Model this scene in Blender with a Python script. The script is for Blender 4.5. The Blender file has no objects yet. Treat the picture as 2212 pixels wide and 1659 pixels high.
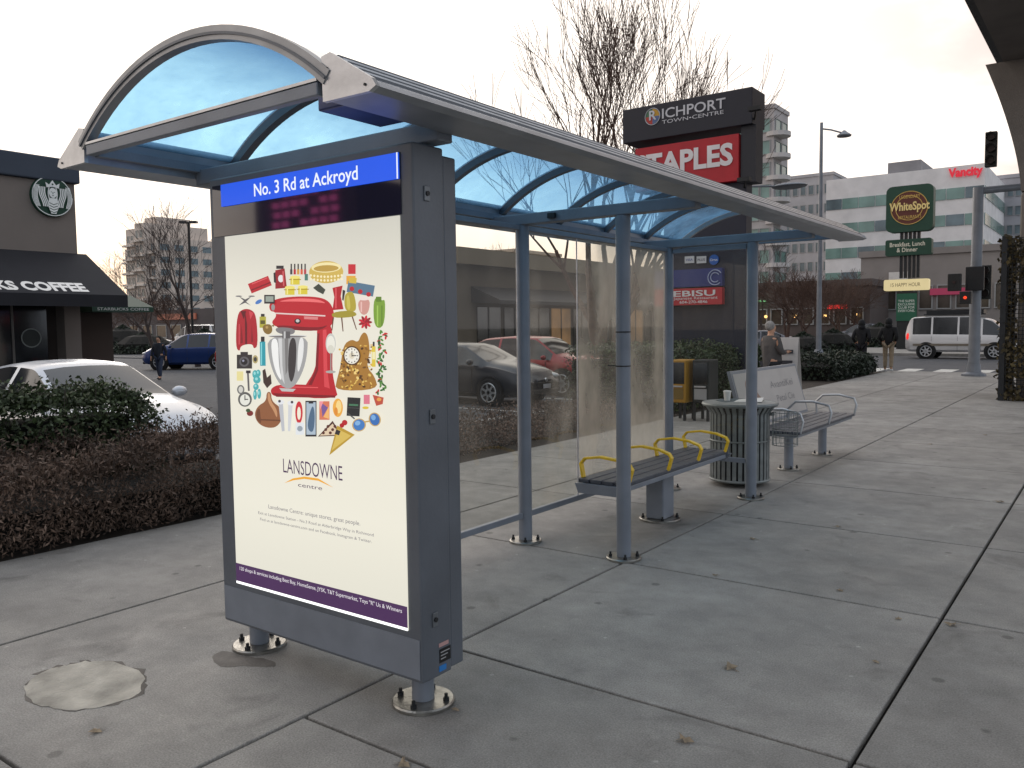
import bpy, math, random
import numpy as np
from mathutils import Vector, Matrix
random.seed(7); np.random.seed(7)
scn = bpy.context.scene; col = scn.collection; R = math.radians
F = 1800.; CX = 1106.; CY = 829.5
CAM = Vector((0, 0, 1.6)); YAW = R(36.4)
M3 = (Matrix.Rotation(YAW, 3, 'Z') @ Matrix.Rotation(R(90-3.9), 3, 'X') @ Matrix.Rotation(-0.012, 3, 'Z'))
FW = Vector((-math.sin(YAW), math.cos(YAW), 0))
def ray(px, py): return M3 @ Vector(((px-CX)/F, -(py-CY)/F, -1))
def onX(px, py, X): d = ray(px, py); return CAM + d*(X/d.x)
def onY(px, py, Y): d = ray(px, py); return CAM + d*(Y/d.y)
def onZ(px, py, z=0.): d = ray(px, py); return CAM + d*((z-1.6)/d.z)
def atD(px, py, D): d = ray(px, py); return CAM + d*(D/d.dot(FW))
def C(r, g, b):
    return tuple(((c/255)/12.92 if c/255 <= .04045 else ((c/255+.055)/1.055)**2.4) for c in (r, g, b))

# ------------------------------------------------------------------ materials
MC = {}
def mat(name, c=(.5, .5, .5), rough=.6, metal=0., var=.2, scale=6., bump=0., emit=0., island=0., bscale=60., spec=.5):
    if name in MC: return MC[name]
    m = bpy.data.materials.new(name); m.use_nodes = True; n = m.node_tree.nodes; l = m.node_tree.links
    b = n['Principled BSDF']; b.inputs['Roughness'].default_value = rough; b.inputs['Metallic'].default_value = metal
    b.inputs['Specular IOR Level'].default_value = spec
    tc = n.new('ShaderNodeTexCoord')
    no = n.new('ShaderNodeTexNoise'); no.inputs['Scale'].default_value = scale; no.inputs['Detail'].default_value = 6
    l.new(tc.outputs['Object'], no.inputs['Vector'])
    mr = n.new('ShaderNodeMapRange'); mr.inputs[1].default_value = .3; mr.inputs[2].default_value = .7
    mr.inputs[3].default_value = 1-var; mr.inputs[4].default_value = 1+var
    l.new(no.outputs['Fac'], mr.inputs[0])
    vm = n.new('ShaderNodeVectorMath'); vm.operation = 'SCALE'; vm.inputs[0].default_value = c
    src = mr.outputs[0]
    if island:
        ge = n.new('ShaderNodeNewGeometry'); m2 = n.new('ShaderNodeMapRange')
        m2.inputs[3].default_value = 1-island; m2.inputs[4].default_value = 1+island
        l.new(ge.outputs['Random Per Island'], m2.inputs[0])
        mu = n.new('ShaderNodeMath'); mu.operation = 'MULTIPLY'; l.new(src, mu.inputs[0]); l.new(m2.outputs[0], mu.inputs[1]); src = mu.outputs[0]
    l.new(src, vm.inputs['Scale'])
    if emit:
        l.new(vm.outputs[0], b.inputs['Emission Color']); b.inputs['Emission Strength'].default_value = emit
        b.inputs['Base Color'].default_value = (.02, .02, .02, 1)
    else: l.new(vm.outputs[0], b.inputs['Base Color'])
    if bump:
        nb = n.new('ShaderNodeTexNoise'); nb.inputs['Scale'].default_value = bscale; nb.inputs['Detail'].default_value = 5
        l.new(tc.outputs['Object'], nb.inputs['Vector'])
        bu = n.new('ShaderNodeBump'); bu.inputs['Strength'].default_value = bump; bu.inputs['Distance'].default_value = .02
        l.new(nb.outputs['Fac'], bu.inputs['Height']); l.new(bu.outputs[0], b.inputs['Normal'])
    MC[name] = m; return m
def E(r, g, b, s=1.): return mat('lit_%d_%d_%d' % (r, g, b), C(r, g, b), .5, 0, .03, 3, 0, s)
def P(r, g, b): return mat('paint_%d_%d_%d' % (r, g, b), C(r, g, b), .55, 0, .08, 4)

frame_m = mat('slate_metal', C(122, 128, 137), .42, .1, .12, 5, .08, bscale=120)
frame_d = mat('slate_metal_dark', C(92, 97, 104), .42, .1, .16, 3, .05)
alu = mat('brushed_aluminium', C(190, 192, 194), .36, .7, .16, 9, .05)
steel = mat('worn_steel', C(150, 148, 142), .32, .85, .35, 14, .15)
dark = mat('dark_metal', C(38, 40, 42), .5, .3, .2, 8)
black = mat('black_plastic', C(18, 18, 20), .45, 0, .2, 8)
rubber = mat('tyre_rubber', C(22, 22, 23), .85, 0, .2, 8)
yellow = mat('yellow_paint', C(228, 186, 34), .4, 0, .15, 12)
slat_m = mat('bench_slat', C(70, 74, 82), .5, .1, .25, 12, .2)
bark = mat('bark', C(70, 60, 56), .9, 0, .3, 9, .3)
bark_w = mat('bark_warm', C(84, 64, 54), .9, 0, .3, 9, .3)
leaf_g = mat('hedge_leaf', C(62, 74, 46), .55, 0, .3, 1.5, island=.65)
leaf_b = mat('heather_leaf', C(98, 80, 68), .75, 0, .45, 1.6, island=.6)
leaf_dk = mat('evergreen_leaf', C(42, 52, 38), .6, 0, .3, 2, island=.6)
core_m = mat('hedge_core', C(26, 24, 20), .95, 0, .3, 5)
carglass = mat('car_glass', C(20, 24, 28), .08, 0, .1, 2, spec=.8)
bglass = mat('building_glass', C(96, 112, 118), .15, 0, .5, .35, spec=.6)
bglass_g = mat('green_glass', C(118, 148, 140), .15, 0, .35, .3, spec=.6)
warmwin = mat('warm_window', C(200, 150, 96), .3, 0, .9, .5, 0, .22)
skin_m = mat('skin', C(196, 150, 122), .6, 0, .08, 10)
conc_col = mat('guideway_concrete', C(116, 110, 104), .85, 0, .22, 1.2, .3)

def concrete():
    m = bpy.data.materials.new('pavement_concrete'); m.use_nodes = True; n = m.node_tree.nodes; l = m.node_tree.links
    b = n['Principled BSDF']; tc = n.new('ShaderNodeTexCoord')
    def noise(s, d=6, r=.6, dist=0.):
        x = n.new('ShaderNodeTexNoise'); x.inputs['Scale'].default_value = s; x.inputs['Detail'].default_value = d
        x.inputs['Roughness'].default_value = r; x.inputs['Distortion'].default_value = dist; l.new(tc.outputs['Object'], x.inputs['Vector']); return x.outputs['Fac']
    def mr(s, a, b_, c, d):
        x = n.new('ShaderNodeMapRange'); l.new(s, x.inputs[0])
        for i, v in enumerate((a, b_, c, d)): x.inputs[i+1].default_value = v
        return x.outputs[0]
    def mul(a, b_):
        x = n.new('ShaderNodeMath'); x.operation = 'MULTIPLY'; l.new(a, x.inputs[0]); l.new(b_, x.inputs[1]); return x.outputs[0]
    f = mul(mr(noise(.8), .3, .7, .76, 1.16), mr(noise(5., 8, .7), .3, .7, .82, 1.16))
    f = mul(f, mr(noise(130., 2), .3, .7, .72, 1.26))
    ge = n.new('ShaderNodeNewGeometry'); f = mul(f, mr(ge.outputs['Random Per Island'], 0, 1, .88, 1.08))
    vo = n.new('ShaderNodeTexVoronoi'); vo.inputs['Scale'].default_value = 3.1
    l.new(tc.outputs['Object'], vo.inputs['Vector']); f = mul(f, mr(vo.outputs['Distance'], .07, .10, .56, 1.0))
    f = mul(f, mr(noise(2.1, 5, .6, .8), .58, .72, 1.0, .68))
    f = mul(f, mr(noise(1.3, 6, .7, 1.5), .60, .70, 1.0, 1.18))
    v2 = n.new('ShaderNodeTexVoronoi'); v2.inputs['Scale'].default_value = 5.3; l.new(tc.outputs['Object'], v2.inputs['Vector'])
    f = mul(f, mr(v2.outputs['Distance'], .04, .065, 1.5, 1.0))
    vm = n.new('ShaderNodeVectorMath'); vm.operation = 'SCALE'; vm.inputs[0].default_value = C(147, 144, 139); l.new(f, vm.inputs['Scale'])
    l.new(vm.outputs[0], b.inputs['Base Color']); l.new(mr(noise(3.), .3, .7, .5, .85), b.inputs['Roughness'])
    bu = n.new('ShaderNodeBump'); bu.inputs['Strength'].default_value = .45; bu.inputs['Distance'].default_value = .008
    l.new(noise(110., 4), bu.inputs['Height']); l.new(bu.outputs[0], b.inputs['Normal'])
    return m
conc = concrete()
asphalt = mat('asphalt', C(76, 77, 80), .8, 0, .18, 2, .4, bscale=150)
soil = mat('soil', C(52, 44, 36), .95, 0, .4, 5, .5)
groundm = mat('far_ground', C(84, 84, 80), .9, 0, .25, .1)

def glassmat(name, tint, haze, hz_lo, hz_hi, scale=(1.6, 1.6, .7), base=.01):
    m = bpy.data.materials.new(name); m.use_nodes = True; n = m.node_tree.nodes; l = m.node_tree.links; n.clear()
    out = n.new('ShaderNodeOutputMaterial'); tr = n.new('ShaderNodeBsdfTransparent'); tr.inputs[0].default_value = (*tint, 1)
    gl = n.new('ShaderNodeBsdfGlossy'); gl.inputs['Roughness'].default_value = .02
    fr = n.new('ShaderNodeFresnel'); fr.inputs[0].default_value = 1.45
    mx = n.new('ShaderNodeMixShader'); l.new(fr.outputs[0], mx.inputs[0]); l.new(tr.outputs[0], mx.inputs[1]); l.new(gl.outputs[0], mx.inputs[2])
    df = n.new('ShaderNodeBsdfTranslucent'); df.inputs[0].default_value = (.62, .57, .48, 1)
    d2 = n.new('ShaderNodeBsdfDiffuse'); d2.inputs[0].default_value = (.5, .47, .41, 1); ms = n.new('ShaderNodeMixShader'); ms.inputs[0].default_value = .4
    l.new(df.outputs[0], ms.inputs[1]); l.new(d2.outputs[0], ms.inputs[2])
    tc = n.new('ShaderNodeTexCoord'); mp = n.new('ShaderNodeMapping'); mp.inputs['Scale'].default_value = scale; l.new(tc.outputs['Object'], mp.inputs[0])
    no = n.new('ShaderNodeTexNoise'); no.inputs['Scale'].default_value = 1.5; no.inputs['Detail'].default_value = 7; no.inputs['Roughness'].default_value = .5
    no.inputs['Distortion'].default_value = .15; l.new(mp.outputs[0], no.inputs['Vector'])
    m2 = n.new('ShaderNodeMapRange'); m2.interpolation_type = 'SMOOTHSTEP'; m2.inputs[1].default_value = hz_lo; m2.inputs[2].default_value = hz_hi; m2.inputs[3].default_value = base; m2.inputs[4].default_value = haze
    l.new(no.outputs['Fac'], m2.inputs[0])
    m3 = n.new('ShaderNodeMixShader'); l.new(m2.outputs[0], m3.inputs[0]); l.new(mx.outputs[0], m3.inputs[1]); l.new(ms.outputs[0], m3.inputs[2])
    l.new(m3.outputs[0], out.inputs[0]); return m
glass_clear = glassmat('clear_glass', (.88, .90, .88), .10, .45, .75)
glass_mid = glassmat('smeared_glass', (.86, .89, .86), .40, .40, .72, (1.6, 1.4, .8), .03)
glass_dirty = glassmat('misted_glass', (.86, .88, .84), .66, .30, .68, (1.6, 1.1, .65), .10)
def roofmat():
    m = bpy.data.materials.new('blue_polycarbonate'); m.use_nodes = True; n = m.node_tree.nodes; l = m.node_tree.links; n.clear()
    out = n.new('ShaderNodeOutputMaterial'); tr = n.new('ShaderNodeBsdfTransparent')
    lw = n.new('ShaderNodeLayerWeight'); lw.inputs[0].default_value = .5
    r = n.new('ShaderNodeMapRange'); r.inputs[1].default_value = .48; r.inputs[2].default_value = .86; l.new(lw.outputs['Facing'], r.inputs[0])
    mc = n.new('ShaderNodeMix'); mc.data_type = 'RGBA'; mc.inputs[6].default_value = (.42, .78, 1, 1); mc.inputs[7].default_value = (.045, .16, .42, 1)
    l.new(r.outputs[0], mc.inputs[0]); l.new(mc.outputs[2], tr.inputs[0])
    tl = n.new('ShaderNodeBsdfTranslucent'); tl.inputs[0].default_value = (.22, .50, .84, 1)
    tc = n.new('ShaderNodeTexCoord'); no = n.new('ShaderNodeTexNoise'); no.inputs['Scale'].default_value = 3.5; no.inputs['Detail'].default_value = 12
    no.inputs['Roughness'].default_value = .72
    l.new(tc.outputs['Object'], no.inputs['Vector']); m2 = n.new('ShaderNodeMapRange'); m2.inputs[1].default_value = .38; m2.inputs[2].default_value = .72
    m2.inputs[3].default_value = .28; m2.inputs[4].default_value = .66; l.new(no.outputs['Fac'], m2.inputs[0])
    x = n.new('ShaderNodeMixShader'); l.new(m2.outputs[0], x.inputs[0]); l.new(tr.outputs[0], x.inputs[1]); l.new(tl.outputs[0], x.inputs[2])
    gl = n.new('ShaderNodeBsdfGlossy'); gl.inputs['Roughness'].default_value = .22; gl.inputs[0].default_value = (.75, .78, .8, 1); fr = n.new('ShaderNodeFresnel'); fr.inputs[0].default_value = 1.3
    y = n.new('ShaderNodeMixShader'); l.new(fr.outputs[0], y.inputs[0])
    l.new(x.outputs[0], y.inputs[1]); l.new(gl.outputs[0], y.inputs[2]); l.new(y.outputs[0], out.inputs[0]); return m
roof_m = roofmat()

# ------------------------------------------------------------------ objects
ORG = {}
def prop(o, label=None, cat=None, group=None, kind=None):
    if label: o['label'] = label
    if cat: o['category'] = cat
    if group: o['group'] = group
    if kind: o['kind'] = kind
    return o
def thing(name, label, cat, loc=(0, 0, 0), rz=0., group=None, world=True):
    o = bpy.data.objects.new(name, None); col.objects.link(o); o.location = loc; o.rotation_euler = (0, 0, rz)
    o.empty_display_size = .1
    prop(o, label, cat, group); ORG[o.name] = Vector(loc) if world else Vector((0, 0, 0)); return o
def dup(root, loc, rz=0., s=1., label=None, group=None):
    r = root.copy(); col.objects.link(r); r.location = loc; r.rotation_euler = (0, 0, rz); r.scale = (s, s, s)
    if label: r['label'] = label
    if group: r['group'] = group
    for ch in list(root.children):
        c = ch.copy(); col.objects.link(c); c.parent = r
        for g in list(ch.children):
            d = g.copy(); col.objects.link(d); d.parent = c
    return r
class MB:
    def __init__(s): s.v = []; s.f = []; s.mi = []; s.ms = []
    def add(s, vs, fs, m=None):
        b = len(s.v); s.v += [tuple(v) for v in vs]
        if m is not None and m not in s.ms: s.ms.append(m)
        k = s.ms.index(m) if m is not None else 0
        for f in fs: s.f.append(tuple(b+i for i in f)); s.mi.append(k)
        return s
    def box(s, x0, x1, y0, y1, z0, z1, m=None):
        v = [(x, y, z) for z in (z0, z1) for y in (y0, y1) for x in (x0, x1)]
        return s.add(v, [(0, 2, 3, 1), (4, 5, 7, 6), (0, 1, 5, 4), (2, 6, 7, 3), (0, 4, 6, 2), (1, 3, 7, 5)], m)
    def bar(s, p, q, w, h, m=None, up=(0, 0, 1)):
        p = Vector(p); q = Vector(q); d = (q-p).normalized(); u = Vector(up); sd = d.cross(u)
        if sd.length < 1e-4: sd = Vector((1, 0, 0))
        sd.normalize(); u = sd.cross(d).normalized()
        v = [e+sd*(a*w/2)+u*(b*h/2) for e in (p, q) for a, b in ((-1, -1), (1, -1), (1, 1), (-1, 1))]
        return s.add(v, [(3, 2, 1, 0), (4, 5, 6, 7), (0, 1, 5, 4), (1, 2, 6, 5), (2, 3, 7, 6), (3, 0, 4, 7)], m)
    def tube(s, pts, r, seg=8, m=None, cap=True):
        pts = [Vector(p) for p in pts]; n = len(pts); rs = r if isinstance(r, (list, tuple)) else [r]*n
        vs = []; fs = []; prev = None
        for i, p in enumerate(pts):
            d = (pts[min(i+1, n-1)]-pts[max(i-1, 0)]); d = d.normalized() if d.length > 1e-9 else Vector((0, 0, 1))
            a = prev if prev is not None else (Vector((1, 0, 0)) if abs(d.x) < .9 else Vector((0, 1, 0)))
            a = (a-d*a.dot(d)); a = a.normalized() if a.length > 1e-6 else d.orthogonal().normalized(); b = d.cross(a); prev = a
            for k in range(seg):
                t = 2*math.pi*k/seg; vs.append(p+(a*math.cos(t)+b*math.sin(t))*rs[i])
        for i in range(n-1):
            for k in range(seg):
                k2 = (k+1) % seg; fs.append((i*seg+k, i*seg+k2, (i+1)*seg+k2, (i+1)*seg+k))
        if cap: fs.append(tuple(range(seg))[::-1]); fs.append(tuple((n-1)*seg+k for k in range(seg)))
        return s.add(vs, fs, m)
    def lathe(s, prof, c=(0, 0, 0), seg=24, m=None):
        vs = []; fs = []; n = len(prof)
        for r, z in prof:
            for k in range(seg):
                t = 2*math.pi*k/seg; vs.append((c[0]+r*math.cos(t), c[1]+r*math.sin(t), c[2]+z))
        for i in range(n-1):
            for k in range(seg):
                k2 = (k+1) % seg; fs.append((i*seg+k, i*seg+k2, (i+1)*seg+k2, (i+1)*seg+k))
        fs.append(tuple(range(seg))[::-1]); fs.append(tuple((n-1)*seg+k for k in range(seg)))
        return s.add(vs, fs, m)
    def prism(s, poly, ax, a, b, m=None):
        f = {'x': lambda p, t: (t, p[0], p[1]), 'y': lambda p, t: (p[0], t, p[1]), 'z': lambda p, t: (p[0], p[1], t)}[ax]
        n = len(poly); vs = [f(p, a) for p in poly]+[f(p, b) for p in poly]
        fs = [tuple(range(n))[::-1], tuple(range(n, 2*n))]+[(i, (i+1) % n, n+(i+1) % n, n+i) for i in range(n)]
        return s.add(vs, fs, m)
    def ell(s, c, r, seg=12, rings=8, m=None):
        vs = []; fs = []
        for i in range(rings+1):
            t = math.pi*i/rings
            for k in range(seg):
                p = 2*math.pi*k/seg; vs.append((c[0]+r[0]*math.sin(t)*math.cos(p), c[1]+r[1]*math.sin(t)*math.sin(p), c[2]+r[2]*math.cos(t)))
        for i in range(rings):
            for k in range(seg):
                k2 = (k+1) % seg; fs.append((i*seg+k, (i+1)*seg+k, (i+1)*seg+k2, i*seg+k2))
        return s.add(vs, fs, m)
    def build(s, name, m=None, parent=None, label=None, smooth=0, bevel=0, org=None):
        me = bpy.data.meshes.new(name); o0 = Vector((0, 0, 0))
        if parent is not None: o0 = ORG[parent.name]
        elif org is not None: o0 = Vector(org)
        me.from_pydata([(v[0]-o0.x, v[1]-o0.y, v[2]-o0.z) for v in s.v], [], s.f)
        for x in (s.ms or [m]): me.materials.append(x if x is not None else m)
        if s.ms and len(s.ms) > 1: me.polygons.foreach_set('material_index', s.mi)
        if smooth:
            me.polygons.foreach_set('use_smooth', [True]*len(me.polygons)); me.set_sharp_from_angle(angle=R(smooth))
        me.update()
        o = bpy.data.objects.new(name, me); col.objects.link(o)
        if parent is not None: o.parent = parent; ORG[o.name] = o0
        else: o.location = o0; ORG[o.name] = o0
        if bevel:
            bv = o.modifiers.new('bevel', 'BEVEL'); bv.width = bevel; bv.segments = 2; bv.limit_method = 'ANGLE'
        if label: o['label'] = label
        return o
def struct(o): o['kind'] = 'structure'; return o
tcache = {}
def tmesh(sv, bold):
    k = (sv, bold)
    if k in tcache: return tcache[k]
    cu = bpy.data.curves.new('t', 'FONT'); cu.body = sv; cu.offset = bold; cu.resolution_u = 3
    ob = bpy.data.objects.new('t', cu); col.objects.link(ob); dg = bpy.context.evaluated_depsgraph_get(); dg.update()
    me = bpy.data.meshes.new_from_object(ob.evaluated_get(dg)); v = [tuple(x.co) for x in me.vertices]; f = [tuple(p.vertices) for p in me.polygons]
    bpy.data.objects.remove(ob); bpy.data.curves.remove(cu); bpy.data.meshes.remove(me)
    tcache[k] = (v, f); return v, f
def text_into(mb, sv, plane, val, org, width, cap, m, bold=.0, shear=0.):
    v, f = tmesh(sv, bold)
    if not v: return
    x0 = min(a[0] for a in v); x1 = max(a[0] for a in v); out = []
    for a in v:
        t = (a[0]-x0)/(x1-x0)*width; h = a[1]/.7*cap; t2 = t+h*shear; h2 = org[2]+h
        out.append((org[0]+t2, val, h2) if plane == 'Y' else (val, org[1]+t2, h2))
    mb.add(out, f, m)
def text_px(mb, sv, plane, val, p0, p1, hpx, m, bold=.0, shear=0.):
    fn = onY if plane == 'Y' else onX; a = fn(*p0, val); b = fn(*p1, val); c = fn(p0[0], p0[1]-hpx, val)
    text_into(mb, sv, plane, val, a, (b.x-a.x) if plane == 'Y' else (b.y-a.y), c.z-a.z, m, bold, shear)
def smoothpoly(pts, it=2, jit=.0, seed=0):
    rr = random.Random(seed)
    for _ in range(it):
        o = []
        for i in range(len(pts)):
            a, b = pts[i], pts[(i+1) % len(pts)]
            o += [(a[0]*.75+b[0]*.25, a[1]*.75+b[1]*.25), (a[0]*.25+b[0]*.75, a[1]*.25+b[1]*.75)]
        pts = o
    return [(x+rr.gauss(0, jit), y+rr.gauss(0, jit)) for x, y in pts]

# ------------------------------------------------------------------ camera, world, light
cam = bpy.data.cameras.new('camera'); co = bpy.data.objects.new('camera', cam); col.objects.link(co)
co.matrix_world = Matrix.Translation(CAM) @ M3.to_4x4(); cam.sensor_width = 36; cam.lens = F/2212*36; cam.clip_end = 3000; cam.clip_start = .05
scn.camera = co
w = bpy.data.worlds.new('World'); scn.world = w; w.use_nodes = True; n = w.node_tree.nodes; l = w.node_tree.links
bg = n['Background']; bg.inputs[1].default_value = 1.0
sky = n.new('ShaderNodeTexSky'); sky.sky_type = 'NISHITA'; sky.sun_disc = False; sky.sun_elevation = R(6); sky.sun_rotation = R(-64)
sc = n.new('ShaderNodeVectorMath'); sc.operation = 'SCALE'; sc.inputs['Scale'].default_value = .10; l.new(sky.outputs[0], sc.inputs[0])
tc = n.new('ShaderNodeTexCoord'); sep = n.new('ShaderNodeSeparateXYZ'); l.new(tc.outputs['Generated'], sep.inputs[0])
def wmr(s, a, b, c, d):
    x = n.new('ShaderNodeMapRange'); l.new(s, x.inputs[0]); x.interpolation_type = 'SMOOTHSTEP'
    for i, v in enumerate((a, b, c, d)): x.inputs[i+1].default_value = v
    return x.outputs[0]
def wmul(a, b):
    x = n.new('ShaderNodeMath'); x.operation = 'MULTIPLY'; l.new(a, x.inputs[0]); l.new(b, x.inputs[1]); return x.outputs[0]
dt = n.new('ShaderNodeVectorMath'); dt.operation = 'DOT_PRODUCT'; l.new(tc.outputs['Generated'], dt.inputs[0]); dt.inputs[1].default_value = Vector((-1, .42, 0)).normalized()
az = wmr(dt.outputs['Value'], .34, .80, 1, 0)
mp = n.new('ShaderNodeMapping'); mp.inputs['Scale'].default_value = (1, 1, 2.2); l.new(tc.outputs['Generated'], mp.inputs[0])
nz = n.new('ShaderNodeTexNoise'); nz.inputs['Scale'].default_value = 4.6; nz.inputs['Detail'].default_value = 8; nz.inputs['Roughness'].default_value = .5; l.new(mp.outputs[0], nz.inputs['Vector'])
cl = wmr(nz.outputs['Fac'], .38, .60, .15, 1.)
mix1 = n.new('ShaderNodeMix'); mix1.data_type = 'RGBA'; mix1.inputs[6].default_value = (1.65, 1.50, 1.36, 1); mix1.inputs[7].default_value = (.93, .77, .72, 1)
l.new(wmul(az, cl), mix1.inputs[0])
mixh = n.new('ShaderNodeMix'); mixh.data_type = 'RGBA'; mixh.inputs[7].default_value = (1.45, 1.0, .62, 1); l.new(mix1.outputs[2], mixh.inputs[6])
l.new(wmr(sep.outputs['Z'], .0, .18, .7, 0), mixh.inputs[0])
mixz = n.new('ShaderNodeMix'); mixz.data_type = 'RGBA'; mixz.inputs[7].default_value = (1.02, 1.08, 1.18, 1); l.new(mixh.outputs[2], mixz.inputs[6])
l.new(wmr(sep.outputs['Z'], .5, .85, 0, 1), mixz.inputs[0])
mixb = n.new('ShaderNodeMix'); mixb.data_type = 'RGBA'; mixb.inputs[7].default_value = (.70, .76, .86, 1); l.new(mixz.outputs[2], mixb.inputs[6])
l.new(wmr(dt.outputs['Value'], -.5, .28, 1, 0), mixb.inputs[0])
mixf = n.new('ShaderNodeMix'); mixf.data_type = 'RGBA'; mixf.inputs[0].default_value = .95; l.new(sc.outputs[0], mixf.inputs[6]); l.new(mixb.outputs[2], mixf.inputs[7])
l.new(mixf.outputs[2], bg.inputs[0])
sl = bpy.data.lights.new('sun', 'SUN'); sl.energy = .5; sl.angle = R(20); sl.color = (1, .92, .84); so = bpy.data.objects.new('sun', sl); col.objects.link(so)
sd = Vector((-math.cos(R(12))*.9, math.cos(R(12))*.43, math.sin(R(12)))); so.rotation_euler = sd.to_track_quat('Z', 'Y').to_euler()
scn.view_settings.view_transform = 'Standard'; scn.view_settings.look = 'None'; scn.view_settings.exposure = 0

# ------------------------------------------------------------------ ground
struct(MB().box(-700, 700, -300, 1100, -.5, -.30).build('ground', groundm))
struct(MB().box(-75, -8.95, -14, 30, -.29, -.20).build('parking_lot', asphalt))
struct(MB().box(-8.75, -6.35, -14, 29.6, -.28, -.02).build('soil', soil))
struct(MB().box(-8.93, -8.76, -14, 29.8, -.29, .02).build('kerb', conc, bevel=.02))
g = MB()
xs = [-6.33, -4.62, -2.70, -.76, 1.18, 3.12, 5.0]
for i in range(len(xs)-1):
    ys = [-5.6, -3.9, -2.2, -.45, 1.3, 3.10, 4.92, 6.66, 8.42, 10.2, 12, 13.8, 15.6, 17.4, 19.2, 21, 22.8, 24.6, 26.4, 28.2, 29.8]
    if 2 <= i <= 3: ys = sorted(ys+[2.18])
    if i < 2: ys = [y for y in ys if abs(y-3.1) > .1]
    for a, b in zip(ys, ys[1:]):
        g.box(xs[i]+.010, xs[i+1]-.010, a+.009, b-.009, -.12, 0)
struct(g.build('pavement', conc, bevel=.006))
struct(MB().box(-6.34, 5.1, -5.7, 29.85, -.28, -.03).build('pavement_bed', mat('joint_dirt', C(30, 28, 26), .95)))
struct(MB().box(-120, 90, 30, 47, -.29, -.14).build('road', asphalt))
struct(MB().box(5.3, 40, -14, 29.9, -.29, -.14).build('side_road', asphalt))
mk = MB(); wp = mat('road_paint', C(205, 203, 196), .7, 0, .25, 6)
for k in range(9): mk.box(-13.5+k*1.15, -12.9+k*1.15, 31, 34, -.136, -.132)
mk.box(-60, -14, 38.4, 38.55, -.136, -.132); mk.box(-2, 60, 38.4, 38.55, -.136, -.132)
struct(mk.build('road_marking', wp))
pk = MB()
for k in range(9): pk.box(-14.2, -9.4, -1.0+k*3.05, -.9+k*3.05, -.196, -.192)
struct(pk.build('parking_line', wp))
struct(MB().box(-120, 90, 47.1, 62, -.29, .0).build('far_pavement', conc))
pts = [onZ(px, py, .003) for px, py in ((48, 1500), (70, 1462), (118, 1440), (150, 1436), (190, 1424), (250, 1430), (308, 1450), (316, 1480), (290, 1508), (225, 1525), (150, 1535), (90, 1530))]
pp = smoothpoly([(p.x, p.y) for p in pts][::-1], 2, .007, 3)
struct(MB().prism(pp, 'z', .0005, .003).build('pavement_patch', mat('patch_concrete', C(176, 171, 160), .85, 0, .34, 6, .4)))
cxp = sum(p[0] for p in pp)/len(pp); cyp = sum(p[1] for p in pp)/len(pp)
pe = smoothpoly([(p.x, p.y) for p in pts][::-1], 2, .012, 8)
struct(MB().prism([(cxp+(a-cxp)*1.03, cyp+(b-cyp)*1.03) for a, b in pe], 'z', .0002, .0012).build('patch_edge', mat('patch_edge_dirt', C(104, 99, 93), .9, 0, .3, 9)))
pts = [onZ(px, py, .003) for px, py in ((452, 1420), (480, 1402), (530, 1418), (590, 1425), (600, 1440), (560, 1440), (520, 1436), (480, 1442))]
struct(MB().prism(smoothpoly([(p.x, p.y) for p in pts][::-1], 2, .003, 5), 'z', .0002, .0015).build('pavement_stain', mat('stain_concrete', C(114, 109, 103), .8, 0, .3, 7, .3)))

# ------------------------------------------------------------------ bus shelter
SX0, SX1 = -3.57, -2.74; YP, YA, YB = 2.56, 4.99, 7.40
sh = thing('bus_shelter', 'slate grey bus shelter with arched blue translucent roof and glass back wall', 'bus shelter', (-3.0, 5.0, 0))
RC, RR_ = (-3.02, 1.434), 1.326
A0 = math.asin(.84/RR_)
def arc(t, r=RR_): a = -A0+2*A0*t; return (RC[0]+r*math.sin(a), RC[1]+r*math.cos(a))
ribs = [1.96+.781*i for i in range(9)]
gut_m = mat('gutter_metal', C(156, 160, 166), .38, .5, .15, 5)
for i, y in enumerate(ribs):
    mb = MB(); w_ = .04 if i in (0, 8) else .045; dn = .045 if i in (0, 8) else .045; N = 28
    vs = []; fs = []
    for k in range(N+1):
        for (r, yy) in ((RR_-dn, y-w_/2), (RR_-dn, y+w_/2), (RR_+.008, y+w_/2), (RR_+.008, y-w_/2)):
            p = arc(k/N, r); vs.append((p[0], yy, p[1]))
    for k in range(N):
        for q in range(4): a = k*4+q; b = k*4+(q+1) % 4; fs.append((a, a+4, b+4, b))
    fs += [(0, 1, 2, 3), (N*4+3, N*4+2, N*4+1, N*4)]
    mb.add(vs, fs); rb = mb.build('roof_rib', mat('rib_metal', C(150, 152, 154), .4, .5, .15, 7) if i in (0, 8) else frame_d, sh, smooth=40)
    if i == 0:
        mb = MB()
        for k in range(36):
            a, b = arc(k/36, RR_-.022), arc((k+1)/36, RR_-.022); mb.bar((a[0], y-w_/2-.003, a[1]), (b[0], y-w_/2-.003, b[1]), .006, .010)
        mb.build('trim_strip', frame_d, rb)
    if i < 8:
        mb = MB(); vs = []; fs = []; N = 24; y0 = y+.024; y1 = ribs[i+1]-.024
        for k in range(N+1):
            p = arc(k/N, RR_-.002); vs += [(p[0], y0, p[1]), (p[0], y1, p[1])]
        for k in range(N):
            a = k*2; fs += [(a, a+1, a+3, a+2)]
        mb.add(vs, fs); mb.build('roof_panel', roof_m, sh, smooth=60)
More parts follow.
